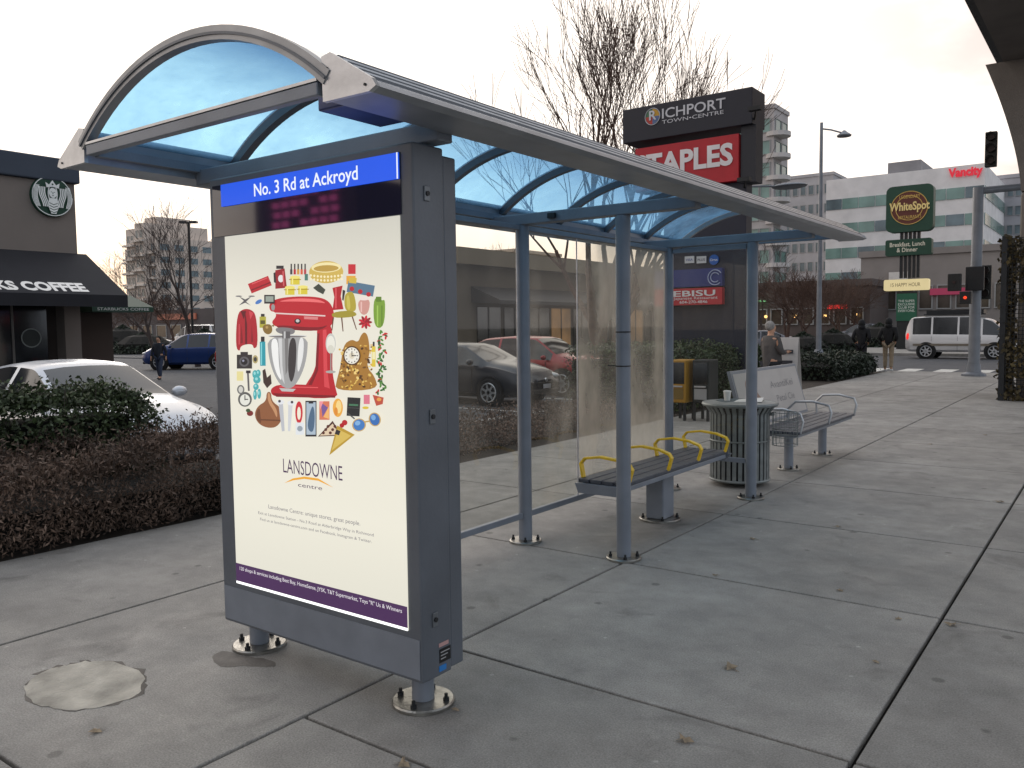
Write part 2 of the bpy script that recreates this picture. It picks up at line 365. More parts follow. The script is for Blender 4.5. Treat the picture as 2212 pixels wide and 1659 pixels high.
for s in (1, -1):
    def X(x): return -3.02+s*(x+3.02)
    prof = [(X(-2.20), 2.37), (X(-2.215), 2.515), (X(-2.175), 2.522), (X(-1.985), 2.402), (X(-1.965), 2.38), (X(-2.0), 2.368)]
    gt = MB().prism(prof, 'y', 1.965, 8.205).build('gutter', gut_m, sh)
    for k in range(7):
        mb = MB(); t = .08+k*.13; p = (X(-2.175+.19*t), 2.5235-.12*t); mb.bar((p[0], 1.965, p[1]), (p[0], 8.205, p[1]), .008, .009)
        mb.build('gutter_rib', alu if k % 2 else frame_d, gt)
    for y0, y1 in ((1.945, 1.963), (8.207, 8.225)):
        br = MB().prism([(X(-2.215), 2.368), (X(-2.218), 2.518), (X(-2.175), 2.526), (X(-1.98), 2.407), (X(-1.962), 2.38), (X(-1.995), 2.366)], 'y', y0, y1).build('end_bracket', alu, sh)
        for bx, bz in ((-2.19, 2.475), (-2.01, 2.39)):
            p = (X(bx), (y0+y1)/2, bz); MB().tube([(p[0], y0-.004, bz), (p[0], y1+.004, bz)], .005, 8).build('bolt', dark, br)
for y in (1.96, 8.21):
    MB().box(-3.80, -2.24, y-.018, y+.018, 2.395, 2.44).build('tie_bar', frame_m, sh, bevel=.004)
    MB().box(-3.80, -2.24, y-.020, y+.020, 2.4425, 2.453).build('tie_trim', alu, sh)
for y in (YP, YA, YB):
    MB().box(-3.838, -2.202, y-.045, y+.045, 2.338, 2.415).build('cross_beam', frame_m, sh, bevel=.006)
MB().box(-2.245, -2.205, 2.0, 8.17, 2.40, 2.44).build('edge_beam', frame_m, sh)
MB().box(-3.835, -3.795, 2.0, 8.17, 2.40, 2.44).build('edge_beam', frame_m, sh)
MB().box(-2.42, -2.25, 2.1, 2.42, 2.40, 2.455).build('cable_box', mat('blue_box', C(52, 66, 120), .4), sh, bevel=.006)
MB().box(-3.30, -3.24, 4.915, 4.94, 2.36, 2.395).build('camera_mount', dark, sh)
def base_plate(parent, x, y, r=.122, ang=.6):
    bp = MB().lathe([(r, 0.001), (r, .014), (r-.006, .02), (.02, .02)], (x, y, 0), 28).build('base_plate', steel, parent, smooth=35)
    for k in range(4):
        a = ang+k*math.pi/2; bx_, by_ = x+math.cos(a)*(r-.03), y+math.sin(a)*(r-.03)
        MB().lathe([(.014, .0205), (.014, .034), (.008, .036), (.008, .052), (.001, .053)], (bx_, by_, 0), 6).build('bolt', dark, bp)
for x, y in ((SX1, YA), (SX1, YB), (SX0, YA), (SX0, YB)):
    po = MB().tube([(x, y, .021), (x, y, 2.336)], .05, 20).build('post', frame_m, sh, smooth=35)
    base_plate(po, x, y)
    if (x, y) == (SX1, YA):
        MB().tube([(x, y, 1.555), (x, y, 1.563)], .0525, 20).tube([(x+.03, y-.03, 1.56), (x+.075, y-.07, 1.556)], .003, 5).build('cable_tie', black, po)
        MB().tube([(x, y, 1.325), (x, y, 1.333)], .0525, 20).tube([(x-.03, y-.04, 1.33), (x-.08, y-.07, 1.335)], .003, 5).build('cable_tie', black, po)
def back_glass(y0, y1, gm, x=SX0):
    MB().add([(x, y0+.012, .23), (x, y1-.012, .23), (x, y1-.012, 2.30), (x, y0+.012, 2.30)], [(0, 1, 2, 3)]).build('glass_panel', gm, sh)
back_glass(2.72, 4.92, glass_clear); back_glass(5.06, 5.73, glass_mid); back_glass(5.74, 7.34, glass_dirty)
for y0, y1 in ((2.70, 4.935), (5.045, 7.345)):
    MB().box(SX0-.02, SX0+.02, y0, y1, .185, .228).build('glass_rail', frame_m, sh, bevel=.004)
    MB().box(SX0-.02, SX0+.02, y0, y1, 2.302, 2.337).build('glass_rail', frame_m, sh, bevel=.004)
for y0, y1 in ((4.911, 4.919), (5.731, 5.739)): MB().box(SX0-.005, SX0+.005, y0, y1, .23, 2.3).build('glass_seam', alu, sh)
MB().add([(SX0+.06, YB, .37), (SX1-.06, YB, .37), (SX1-.06, YB, 2.28), (SX0+.06, YB, 2.28)], [(0, 1, 2, 3)]).build('glass_panel', glass_clear, sh)
for z in (.325, 2.282): MB().box(SX0+.052, SX1-.052, YB-.02, YB+.02, z, z+.042).build('glass_rail', frame_m, sh, bevel=.004)

# ------------------------------------------------------------------ advertising display
PX0, PX1, PYF = -3.585, -2.25, 2.42
ad = thing('advertising_display', 'tall lit advertising cabinet with blue street name strip at near end of shelter', 'advertising display', (-2.92, 2.55, 0))
fa = MB().box(PX0, PX1, PYF, 2.60, .16, 2.325).build('cabinet', frame_d, ad, bevel=.008)
MB().box(PX0+.02, PX1-.010, 2.606, 2.69, .165, 2.30).build('rear_cabinet', frame_d, ad, bevel=.008)
def yy(px, py): return onY(px, py, PYF)
pL, pR = yy(501, 850).x, yy(872, 850).x
pT, pB = (yy(490, 512).z+yy(862, 465).z)/2, (yy(513, 1265).z+yy(880, 1352).z)/2
hT, hB = (yy(482, 400).z+yy(863, 330).z)/2, (yy(482, 447).z+yy(863, 387).z)/2
MB().box(PX0+.03, pR+.01, PYF-.004, PYF-.0005, pT+.004, 2.29).build('dark_glass_band', mat('navy_glass', C(34, 36, 52), .04, 0, .1, 2, spec=1.), ad)
MB().box(PX0+.012, PX1-.012, PYF-.003, PYF-.0002, .175, pB-.03).build('lower_skirt', frame_m, ad)
hd = MB().box(yy(482, 425).x, yy(864, 360).x, PYF-.012, PYF-.0045, hB, hT).build('street_name_strip', E(22, 84, 226, 1.05), ad)
tx = MB(); text_px(tx, 'No. 3 Rd at Ackroyd', 'Y', PYF-.0135, (549, 424), (773, 391), 27, E(240, 246, 255), .012); tx.build('street_name_text', None, hd)
MB().box(yy(861.5, 360).x, yy(864, 360).x, PYF-.0136, PYF-.0124, hB, hT).build('white_edge', E(235, 240, 255), hd)
def poster_mat():
    m = bpy.data.materials.new('backlit_paper'); m.use_nodes = True; n_ = m.node_tree.nodes; l_ = m.node_tree.links; b = n_['Principled BSDF']
    b.inputs['Base Color'].default_value = (.05, .05, .05, 1); b.inputs['Roughness'].default_value = .25
    tc_ = n_.new('ShaderNodeTexCoord'); sp = n_.new('ShaderNodeSeparateXYZ'); l_.new(tc_.outputs['Generated'], sp.inputs[0])
    r = n_.new('ShaderNodeValToRGB'); r.color_ramp.elements[0].position = 0; r.color_ramp.elements[0].color = (*C(228, 225, 210), 1); r.color_ramp.elements[1].position = 1; r.color_ramp.elements[1].color = (*C(208, 206, 194), 1)
    e_ = r.color_ramp.elements.new(.25); e_.color = (*C(240, 236, 220), 1); e_ = r.color_ramp.elements.new(.8); e_.color = (*C(235, 231, 216), 1)
    l_.new(sp.outputs[2], r.inputs[0]); l_.new(r.outputs[0], b.inputs['Emission Color']); b.inputs['Emission Strength'].default_value = .96; return m
po_ = MB().box(pL-.004, pR+.002, PYF-.007, PYF-.0008, pB, pT).build('poster', poster_mat(), ad)
zs_ = (yy(513, 1220).z+yy(880, 1303).z)/2; zs2 = (yy(513, 1258).z+yy(880, 1348).z)/2
MB().box(pL-.004, pR+.002, PYF-.0085, PYF-.0075, zs2, zs_).build('purple_strip', E(70, 38, 84), po_)
MB().box(pL-.004, pR+.002, PYF-.0088, PYF-.0076, pB, zs2-.001).build('light_strip', E(255, 255, 255, 1.6), po_)
layer = [0]
def art(mb, pts, c):
    layer[0] += 1; y = PYF-.0074-.00003*layer[0]
    vs = [yy(px, py) for px, py in pts]; vs = [(p.x, y, p.z) for p in vs]
    a = sum(vs[i][0]*vs[(i+1) % len(vs)][2]-vs[(i+1) % len(vs)][0]*vs[i][2] for i in range(len(vs)))
    idx = tuple(range(len(vs))); mb.add(vs, [idx if a > 0 else idx[::-1]], E(*c))
def el(cx, cy, rx, ry, rot=0, n_=20):
    c, s_ = math.cos(R(rot)), math.sin(R(rot))
    return [(cx+rx*math.cos(t)*c-ry*math.sin(t)*s_, cy+rx*math.cos(t)*s_+ry*math.sin(t)*c) for t in [2*math.pi*i/n_ for i in range(n_)]]
def rc(x0, y0, x1, y1, rot=0):
    cx, cy = (x0+x1)/2, (y0+y1)/2; c, s_ = math.cos(R(rot)), math.sin(R(rot))
    return [(cx+(x-cx)*c-(y-cy)*s_, cy+(x-cx)*s_+(y-cy)*c) for x, y in ((x0, y0), (x1, y0), (x1, y1), (x0, y1))]
mb = MB(); RED = (184, 32, 44); DR = (128, 20, 32); GO = (206, 160, 50); BK = (44, 40, 44)
A = lambda p, c: art(mb, p, c)
SP = lambda p: smoothpoly(p, 2)
A(SP([(686, 700), (718, 694), (722, 740), (720, 800), (728, 840), (734, 860), (652, 860), (660, 835), (684, 800), (690, 750)]), RED)
A([(700, 712), (708, 712), (710, 800), (716, 846), (704, 846), (702, 800)], (216, 70, 78)); A([(688, 720), (693, 720), (690, 800), (672, 842), (662, 846), (684, 800)], DR)
A(SP([(588, 838), (608, 829), (700, 832), (728, 846), (730, 860), (600, 857), (588, 851)]), RED)
A([(592, 849), (727, 854), (727, 859), (600, 857)], DR); A([(608, 834), (690, 836), (690, 838), (606, 836)], (226, 90, 94))
A(SP([(580, 726), (668, 724), (667, 765), (657, 805), (636, 840), (612, 837), (594, 808), (583, 770)]), (160, 160, 160))
A(SP([(588, 732), (604, 731), (605, 790), (613, 826), (600, 808), (591, 775)]), (238, 238, 236)); A([(604, 731), (612, 731), (613, 790), (618, 830), (610, 815)], (206, 206, 206))
A(SP([(628, 730), (644, 730), (642, 800), (632, 832), (624, 800)]), (58, 54, 56)); A([(618, 731), (626, 731), (624, 800), (620, 810)], (120, 118, 118))
A(SP([(648, 729), (660, 729), (658, 775), (644, 816)]), (228, 228, 226)); A(el(624, 726, 43, 3.2), (206, 206, 204)); A(el(624, 727, 40, 1.8), (110, 104, 104))
A([(606, 838), (642, 840), (636, 846), (612, 845)], (190, 188, 186))
A(SP([(584, 656), (600, 645), (640, 640), (690, 641), (714, 650), (725, 672), (724, 696), (712, 710), (688, 716), (602, 708), (588, 697), (600, 684), (598, 674), (586, 672)]), RED)
A(SP([(598, 652), (640, 644), (690, 646), (710, 656), (690, 653), (640, 651)]), (236, 110, 112)); A(SP([(600, 701), (690, 709), (716, 700), (690, 717), (602, 710)]), DR)
A(SP([(596, 706), (642, 709), (638, 724), (602, 721)]), (124, 122, 124)); A(el(646, 694, 7, 6), (50, 26, 30)); A(el(646, 693, 4, 3.4), (200, 196, 196)); A(rc(613, 716, 630, 731), (90, 88, 90)); A(rc(616, 716, 620, 731), (190, 190, 190))
A(rc(598, 678, 706, 681, 3), (222, 200, 196)); A(rc(660, 684, 690, 690, 3), (214, 130, 130)); A(el(593, 664, 4, 7), (150, 148, 148))
A(rc(541, 604, 588, 626, -22), RED); A(rc(544, 617, 590, 620, -22), DR); A(rc(546, 606, 582, 608, -22), (224, 90, 96))
A([(598, 584), (618, 580), (623, 622), (598, 624)], (150, 24, 36)); A(rc(600, 574, 616, 581), BK); A([(594, 590), (598, 588), (600, 612), (595, 610)], BK); A(el(610, 602, 6, 8), (226, 224, 224)); A(rc(614, 586, 617, 618, -3), (206, 90, 96))
for i, c in enumerate(((60, 60, 66), RED, (204, 150, 60), (214, 90, 60), (180, 60, 70))): A(rc(630+i*7.5, 582, 635+i*7.5, 593), c); A(rc(631+i*7.5, 570, 634+i*7.5, 582), BK)
A(el(708, 588, 37, 24, -2, 28), (206, 176, 86)); A(el(708, 578, 32, 11, -2, 24), (240, 226, 170)); A(el(708, 580, 27, 7, -2, 24), (186, 152, 70))
for j in range(2):
    for i in range(10): A(el(675+i*7.4, 595+j*8+3*math.sin(i*.35), 2.4, 2.8, 0, 8), (246, 232, 186))
for (x, y) in ((641, 606), (630, 628), (658, 627)): A(rc(x-10, y-6, x+10, y+9), (214, 196, 60)); A(el(x, y-7, 11, 3.5), (236, 222, 120)); A(rc(x-13, y-3, x+13, y-1), (170, 140, 36)); A(rc(x-7, y-4, x-4, y+8), (240, 228, 140))
A(rc(662, 592, 669, 606), (70, 120, 110)); A([(680, 622), (692, 613), (707, 626), (702, 636), (690, 630)], (60, 66, 56))
A(rc(756, 571, 772, 592), (196, 44, 54)); A(rc(752, 596, 772, 614), (226, 164, 60)); A(rc(754, 612, 812, 636, 10), (86, 116, 140)); A(rc(758, 600, 774, 612, 6), (206, 180, 70)); A(el(764, 624, 5, 5), RED); A(el(782, 630, 5, 5), RED); A(el(800, 636, 5, 5), RED)
A([(722, 622), (744, 617), (740, 640), (746, 668), (722, 670), (726, 642)], (176, 26, 38)); A([(744, 626), (750, 628), (746, 650), (743, 648)], BK); A(rc(728, 622, 731, 666, 0), (216, 84, 92))
A(SP([(747, 640), (756, 630), (768, 631), (774, 660), (771, 674), (749, 673)]), (176, 160, 58)); A(SP([(720, 674), (768, 670), (778, 684), (722, 688)]), (160, 146, 50)); A(SP([(752, 640), (758, 636), (762, 668), (754, 670)]), (200, 186, 86))
for a, b in (((724, 686), (721, 714)), ((742, 686), (745, 716)), ((765, 684), (774, 712))): A([(a[0]-1.5, a[1]), (a[0]+1.5, a[1]), (b[0]+1, b[1]), (b[0]-1, b[1])], (96, 54, 34))
A(SP([(776, 648), (804, 644), (801, 674), (790, 682), (780, 674)]), (206, 150, 140)); A(el(790, 645, 12, 4), (236, 222, 214)); A(rc(783, 652, 786, 674), (232, 190, 182))
A(SP([(810, 650), (820, 640), (828, 650), (837, 646), (834, 708), (812, 708)]), (122, 158, 56)); A(rc(816, 641, 828, 652), (96, 130, 44)); A(rc(818, 660, 821, 704), (160, 196, 90)); A(rc(828, 660, 830, 704), (90, 122, 40))
for k in range(9): A(el(793+7*math.cos(k*.7), 696+7*math.sin(k*.7), 8, 3., k*40), (206, 40, 56) if k % 2 else (150, 24, 40))
A(SP([(516, 678), (530, 667), (546, 668), (558, 680), (562, 747), (552, 754), (550, 742), (524, 746), (522, 760), (513, 750)]), (170, 30, 44)); A([(533, 670), (538, 700), (538, 744), (534, 744)], (96, 14, 26)); A([(526, 700), (529, 740), (524, 742)], DR); A([(548, 700), (551, 738), (547, 740)], DR); A([(524, 672), (531, 690), (536, 672)], (96, 14, 26)); A([(542, 672), (545, 690), (552, 676)], (206, 70, 80)); A(rc(520, 700, 522, 744), (206, 80, 88))
A(rc(575, 637, 598, 656), BK); A(rc(578, 640, 595, 652), (150, 160, 150)); A([(520, 640), (534, 647), (548, 640), (536, 652), (546, 660), (534, 654), (520, 660), (531, 650)], (88, 86, 90)); A(el(520, 640, 7, 1.6), (120, 118, 120)); A(el(548, 640, 7, 1.6), (120, 118, 120)); A(el(563, 652, 8, 4, -30), (70, 120, 190))
A(rc(565, 684, 579, 708), (176, 168, 62)); A(rc(568, 678, 576, 684), BK); A(rc(567, 692, 577, 700), (90, 84, 40))
A(SP([(571, 702), (590, 699), (594, 716), (584, 724), (573, 717)]), (132, 104, 50)); A([(590, 704), (597, 700), (596, 706)], (132, 104, 50)); A(el(581, 707, 3, 3), (180, 150, 90)); A(rc(566, 738, 578, 790, -1), (40, 150, 164)); A(rc(568, 727, 576, 738), BK); A(rc(568, 740, 570.5, 788), (130, 206, 212))
A(rc(516, 766, 549, 796), (46, 42, 44)); A(el(532, 781, 11, 11), (90, 88, 92)); A(el(532, 781, 7, 7), (26, 24, 30)); A(rc(524, 760, 540, 767), BK); A(el(530, 779, 2.4, 2.4), (150, 150, 170))
A(el(556, 776, 6, 9), (176, 160, 110)); A(el(556, 776, 3.5, 5), (60, 60, 56)); A(rc(516, 802, 530, 822), (226, 214, 150)); A(rc(539, 802, 543, 844, -3), (90, 88, 90)); A(rc(536, 800, 546, 806), BK)
A(el(719, 742, 11, 22), (200, 200, 194)); A(el(719, 744, 9, 19), (234, 232, 220)); A(el(719, 754, 7, 9), (216, 214, 200)); A(rc(718, 762, 720.5, 800), (150, 150, 146)); A(el(719, 803, 11, 3), (170, 170, 166))
A(SP([(740, 792), (746, 745), (764, 732), (778, 740), (784, 724), (792, 716), (800, 726), (804, 760), (796, 792), (814, 812), (822, 842), (728, 844), (732, 820)]), (166, 118, 50))
for k in range(110):
    rr = random.Random(k); A(el(rr.uniform(738, 810), rr.uniform(744, 840), rr.uniform(1.5, 4.5), rr.uniform(1.0, 3.), rr.uniform(0, 180), 8), rr.choice([(216, 172, 76), (110, 74, 32), (240, 208, 128), (134, 92, 38), (80, 52, 26), (226, 190, 100)]))
A(el(766, 768, 19, 21), (86, 56, 24)); A(el(766, 768, 16, 18), (238, 234, 222)); A(el(766, 768, 6, 7), (222, 212, 190)); A(rc(765.3, 758, 767, 770), BK); A(rc(766, 767, 776, 769), BK)
for k in range(12): A(el(766+12.5*math.cos(k*.5236), 768+14.5*math.sin(k*.5236), 1.2, 1.8, 0, 6), BK)
for k in range(60):
    rr = random.Random(k+50); y = 716+k*2.25; A(el(830+4*math.sin(k*.4)+rr.uniform(-7, 7), y, 4.4, 2.2, rr.uniform(0, 180), 8), rr.choice([(50, 104, 48), (84, 136, 60), (40, 84, 44), (200, 36, 44)]))
A(rc(810, 748, 818, 792), (222, 196, 70)); A(rc(812, 738, 816, 748), BK); A(rc(811, 760, 817, 776), (240, 232, 180))
A(el(536, 862, 15, 16), (90, 90, 88)); A(el(536, 863, 11, 12), (226, 226, 216)); A(rc(535, 853, 537, 864), BK); A(rc(536, 861, 543, 863), BK); A(el(527, 841, 8, 10), (110, 110, 108)); A(el(527, 841, 5, 7), (206, 204, 196)); A(el(547, 892, 7, 6), (120, 40, 40)); A(el(543, 886, 5, 4), (60, 80, 50))
for (x, y, rx, ry) in ((558, 808, 6, 9), (565, 806, 5, 8), (562, 820, 8, 8), (560, 835, 6, 7), (558, 852, 4, 11), (567, 850, 4, 11)): A(el(x, y, rx, ry), (70, 168, 172)); A(el(x-1, y-2, rx*.4, ry*.4), (150, 214, 214))
A([(574, 800), (580, 796), (584, 815), (592, 808), (594, 828), (584, 838), (576, 826)], (60, 44, 40))
A(SP([(583, 846), (593, 846), (594, 866), (614, 880), (619, 900), (606, 922), (584, 924), (564, 914), (556, 894), (564, 876), (582, 866)]), (142, 90, 58))
A(SP([(585, 848), (590, 848), (592, 866), (606, 884), (606, 905), (598, 886), (586, 868)]), (196, 144, 104)); A(rc(562, 905, 614, 908, 2), (104, 62, 40)); A(SP([(560, 890), (568, 878), (570, 900), (572, 916), (562, 906)]), (110, 66, 42))
A([(608, 866), (618, 864), (622, 930), (616, 931)], (188, 190, 196)); A([(630, 866), (640, 868), (634, 931), (629, 930)], (206, 208, 212)); A(el(613, 868, 8, 5), (226, 228, 232)); A(el(636, 870, 8, 5), (226, 228, 232)); A(el(611, 866, 3, 3), (70, 70, 76)); A(el(638, 868, 3, 3), (70, 70, 76))
A(el(653, 890, 8, 24), (200, 44, 56)); A(el(653, 892, 4, 14), (238, 233, 214)); A(rc(646, 912, 664, 938), (222, 226, 230)); A(el(655, 925, 6, 6), (150, 160, 170))
A(rc(667, 865, 691, 942, 0), (36, 36, 42)); A(rc(669, 868, 689, 938, 0), (170, 186, 200)); A(SP([(670, 925), (676, 890), (684, 872), (688, 900), (684, 936)]), (78, 104, 130)); A(rc(674, 868, 684, 871), (30, 30, 34))
A(rc(697, 866, 719, 906, 0), (214, 120, 90)); A([(700, 868), (716, 880), (704, 900)], (120, 90, 150)); A([(706, 900), (718, 876), (718, 904)], (240, 180, 110)); A([(697, 866), (706, 866), (699, 884)], (240, 150, 160))
A(el(737, 880, 11, 20), (234, 170, 70)); A(el(739, 878, 6, 14), (246, 214, 140)); A(el(733, 888, 4, 9), (222, 140, 50))
A(rc(757, 858, 785, 898, 3), (34, 36, 38)); A(rc(761, 872, 781, 876, 3), (70, 120, 90)); A(rc(759, 880, 783, 881, 3), (80, 84, 84)); A(rc(793, 852, 806, 872), (220, 120, 140)); A([(812, 852), (836, 858), (834, 872), (820, 876)], (190, 80, 60)); A(el(826, 862, 5, 4), (230, 160, 80)); A(el(797, 880, 7, 3), (222, 190, 60))
A([(694, 942), (726, 908), (746, 940)], (74, 42, 36)); A([(698, 940), (726, 914), (740, 938)], (222, 200, 170))
for k in range(7): A(el(706+k*5, 934-(k % 3)*7, 3.4, 3.4, 0, 8), (88, 44, 36))
A(el(752, 912, 6, 6), RED); A(el(746, 918, 5, 5), (176, 24, 36))
A(el(783, 917, 15, 14, -15), (196, 160, 90)); A(el(783, 917, 12.5, 12, -15), (66, 122, 190)); A(el(780, 913, 6, 5, -15), (130, 176, 222)); A(el(817, 905, 13, 15, -15), (196, 160, 90)); A(el(817, 905, 10.5, 13, -15), (56, 110, 180)); A(el(814, 901, 5, 6, -15), (120, 170, 220)); A(rc(756, 896, 776, 899, 40), (70, 70, 70)); A(rc(796, 908, 806, 911, -10), (196, 160, 90))
A([(719, 982), (736, 918), (774, 938)], (186, 150, 52)); A([(724, 972), (738, 926), (766, 940)], (214, 184, 92)); A(rc(732, 928, 742, 938, 20), BK)
A([(622, 1042), (640, 1032), (665, 1028), (695, 1032), (728, 1052), (695, 1037), (665, 1033), (642, 1036)], (238, 170, 50))
mb.build('printed_picture', None, po_)
mb = MB(); PU = (76, 52, 86); GY = (120, 116, 124)
def T(sv, p0, p1, h, c, bold=0.): text_px(mb, sv, 'Y', PYF-.0185, p0, p1, h, E(*c), bold)
T('LANSDOWNE', (612, 1020), (740, 1038), 30, PU, -.001); T('centre', (644, 1051), (696, 1057), 9, PU, .0)
T('Lansdowne Centre: unique stores, great people.', (580, 1098), (778, 1128), 8.5, GY)
T('Exit at Lansdowne Station - No.3 Road at Alderbridge Way in Richmond', (558, 1110), (807, 1152), 6, GY)
T('Find us at lansdowne-centre.com and on Facebook, Instagram & Twitter.', (562, 1124), (803, 1165), 6, GY)
T('120 shops & services including Best Buy, HomeSense, JYSK, T&T Supermarket, Toys "R" Us & Winners', (518, 1231), (868, 1311), 7.5, (226, 220, 226), .008)
mb.build('printed_text', None, po_)
for (px, py) in ((921, 418), (933, 900), (939, 1338)):
    p = onX(px, py, PX1); lk = MB().box(PX1+.0005, PX1+.006, p.y-.016, p.y+.016, p.z-.03, p.z+.03).build('lock_plate', mat('lock_metal', C(110, 114, 118), .4, .5), ad, bevel=.003)
    MB().tube([(PX1+.006, p.y, p.z), (PX1+.011, p.y, p.z)], .010, 12).build('lock', dark, lk)
p = onX(961, 1412, PX1); MB().box(PX1+.0004, PX1+.002, p.y-.035, p.y+.035, p.z-.03, p.z+.028).build('sticker', black, ad)
for k in range(3): MB().box(PX1+.0021, PX1+.0026, p.y-.028, p.y+.028-.012*k, p.z+.012-.014*k, p.z+.016-.014*k).build('printed_line', P(170, 170, 170), ad)
p = onX(958, 1390, PX1); MB().box(PX1+.0004, PX1+.002, p.y-.03, p.y+.03, p.z-.008, p.z+.008).build('sticker', P(190, 150, 146), ad)
p = onX(956, 1442, PX1); MB().box(PX1+.0004, PX1+.002, p.y-.022, p.y+.022, p.z-.012, p.z+.012).build('sticker', P(40, 120, 190), ad)
for x in (-3.50, -2.38):
    ft = MB().tube([(x, 2.56, .021), (x, 2.56, .159)], .048, 18).build('foot', frame_m, ad, smooth=35); base_plate(ft, x, 2.56, .135, .35)
Q = onY(655, 462, PYF); d = ray(655, 462); t_ = 62.4/d.y; rp = Vector((Q.x+d.x*t_, -60, Q.z+d.z*t_))
rbld = thing('apartment_tower', 'dark unseen tower with violet lit windows, added to be mirrored in the ad cabinet glass', 'building', (rp.x, -60, 0))  # tower out of view, added so its violet windows reflect in the dark band
MB().box(rp.x-9, rp.x+9, -72, -60, 0, rp.z+3.4).build('wall', mat('violet_wall', C(74, 52, 84), .9), rbld)
for j in range(6):
    for i in range(7):
        if (i*7+j*3) % 5 == 0: continue
        x = rp.x-5.5+i*1.7+(j % 2)*.2; z = rp.z-3.6+j*1.15
        MB().box(x, x+1.15, -59.98, -59.9, z, z+.7).build('window', E(226, 80, 160, 1.7), rbld)

# ------------------------------------------------------------------ benches
bn = thing('bench', 'backless bench with four yellow arm loops inside the bus shelter', 'bench', (-3.06, 6.19, 0))
for k in range(4): MB().box(-3.26+k*.102, -3.17+k*.102, 5.24, 7.16, .44, .47).build('seat_slat', slat_m, bn, bevel=.006)
MB().box(-3.25, -2.87, 5.28, 7.12, .40, .438).build('seat_frame', frame_m, bn, bevel=.006)
MB().prism([(-3.27, .44), (-3.24, .37), (-2.90, .37), (-2.84, .44)], 'y', 5.205, 5.238).build('end_plate', frame_m, bn)
MB().prism([(-3.27, .44), (-3.24, .37), (-2.90, .37), (-2.84, .44)], 'y', 7.162, 7.195).build('end_plate', frame_m, bn)
pd = MB().box(-3.14, -2.98, 6.09, 6.29, .021, .399).build('pedestal', frame_m, bn, bevel=.012)
base_plate(pd, -3.06, 6.19, .17)
for y in (5.30, 5.95, 6.52, 7.10):
    pts = [(-3.25, .47), (-3.27, .575), (-3.235, .615), (-3.10, .635), (-2.95, .62), (-2.86, .59), (-2.84, .56), (-2.87, .46)]
    mb = MB(); vs = []; fs = []
    for i, p in enumerate(pts):
        a = pts[max(i-1, 0)]; b = pts[min(i+1, 7)]; dx, dz = b[0]-a[0], b[1]-a[1]; L_ = math.hypot(dx, dz); nx, nz_ = -dz/L_*.009, dx/L_*.009
        vs += [(p[0]+nx, y-.022, p[1]+nz_), (p[0]+nx, y+.022, p[1]+nz_), (p[0]-nx, y+.022, p[1]-nz_), (p[0]-nx, y-.022, p[1]-nz_)]
    for i in range(7):
        for q in range(4): a, b = i*4+q, i*4+(q+1) % 4; fs.append((a, b, b+4, a+4))
    fs += [(3, 2, 1, 0), (28, 29, 30, 31)]
    mb.add(vs, fs); mb.build('arm_loop', yellow, bn, bevel=.004)
b2 = thing('bench', 'advertising bench with white picture board back and silver arm loops beyond the bin', 'bench', (-2.95, 9.75, 0))
for k in range(5): MB().box(-3.20+k*.10, -3.112+k*.10, 8.72, 10.95, .44, .47).build('seat_slat', slat_m, b2, bevel=.006)
MB().box(-3.16, -2.74, 8.76, 10.9, .405, .438).build('seat_frame', frame_m, b2)
for y in (9.11, 10.37):
    lg = MB().tube([(-2.95, y, .021), (-2.95, y, .404)], .05, 16).build('leg', frame_m, b2, smooth=35); base_plate(lg, -2.95, y, .12)
for y in (8.76, 9.8, 10.9):
    MB().tube([(-3.18, y, .47), (-3.19, y, .6), (-3.1, y, .69), (-2.9, y, .70), (-2.72, y, .66), (-2.69, y, .58), (-2.72, y, .45)], .014, 8).build('arm_loop', alu, b2, smooth=50)
TL = .28
def tilt(mb_):
    mb_.v = [(v[0]-(v[2]-.5)*TL, v[1], v[2]) for v in mb_.v]; return mb_
tilt(MB().box(-3.235, -3.195, 8.45, 10.6, .50, 1.10)).build('backboard', frame_m, b2)
tilt(MB().box(-3.194, -3.191, 8.49, 10.56, .53, 1.07)).build('advert_face', mat('advert_face', C(186, 180, 174), .5, 0, .1, 2), b2)
mb = MB(); mb.add([(-3.1895, a, b) for a, b in smoothpoly([(8.62+a, .54+b) for a, b in ((0, 0), (.62, 0), (.55, .22), (.42, .30), (.40, .44), (.26, .49), (.13, .42), (.12, .28), (.02, .18))], 2)], [tuple(range(36))], P(150, 122, 108)); tilt(mb).build('printed_portrait', None, b2)
mb = MB(); mb.add([(-3.1888, a, b) for a, b in smoothpoly([(8.86, .80), (9.0, .79), (9.03, .91), (8.95, 1.0), (8.86, .96)], 2)], [tuple(range(20))], P(190, 156, 134)); tilt(mb).build('printed_face', None, b2)
mb = MB(); text_into(mb, 'AvantiKei', 'X', -3.189, (0, 9.5, .86), .80, .08, P(138, 134, 134), .0); text_into(mb, 'Petal Cie', 'X', -3.189, (0, 9.62, .70), .62, .075, P(138, 134, 134), .0); tilt(mb).build('printed_text', None, b2)

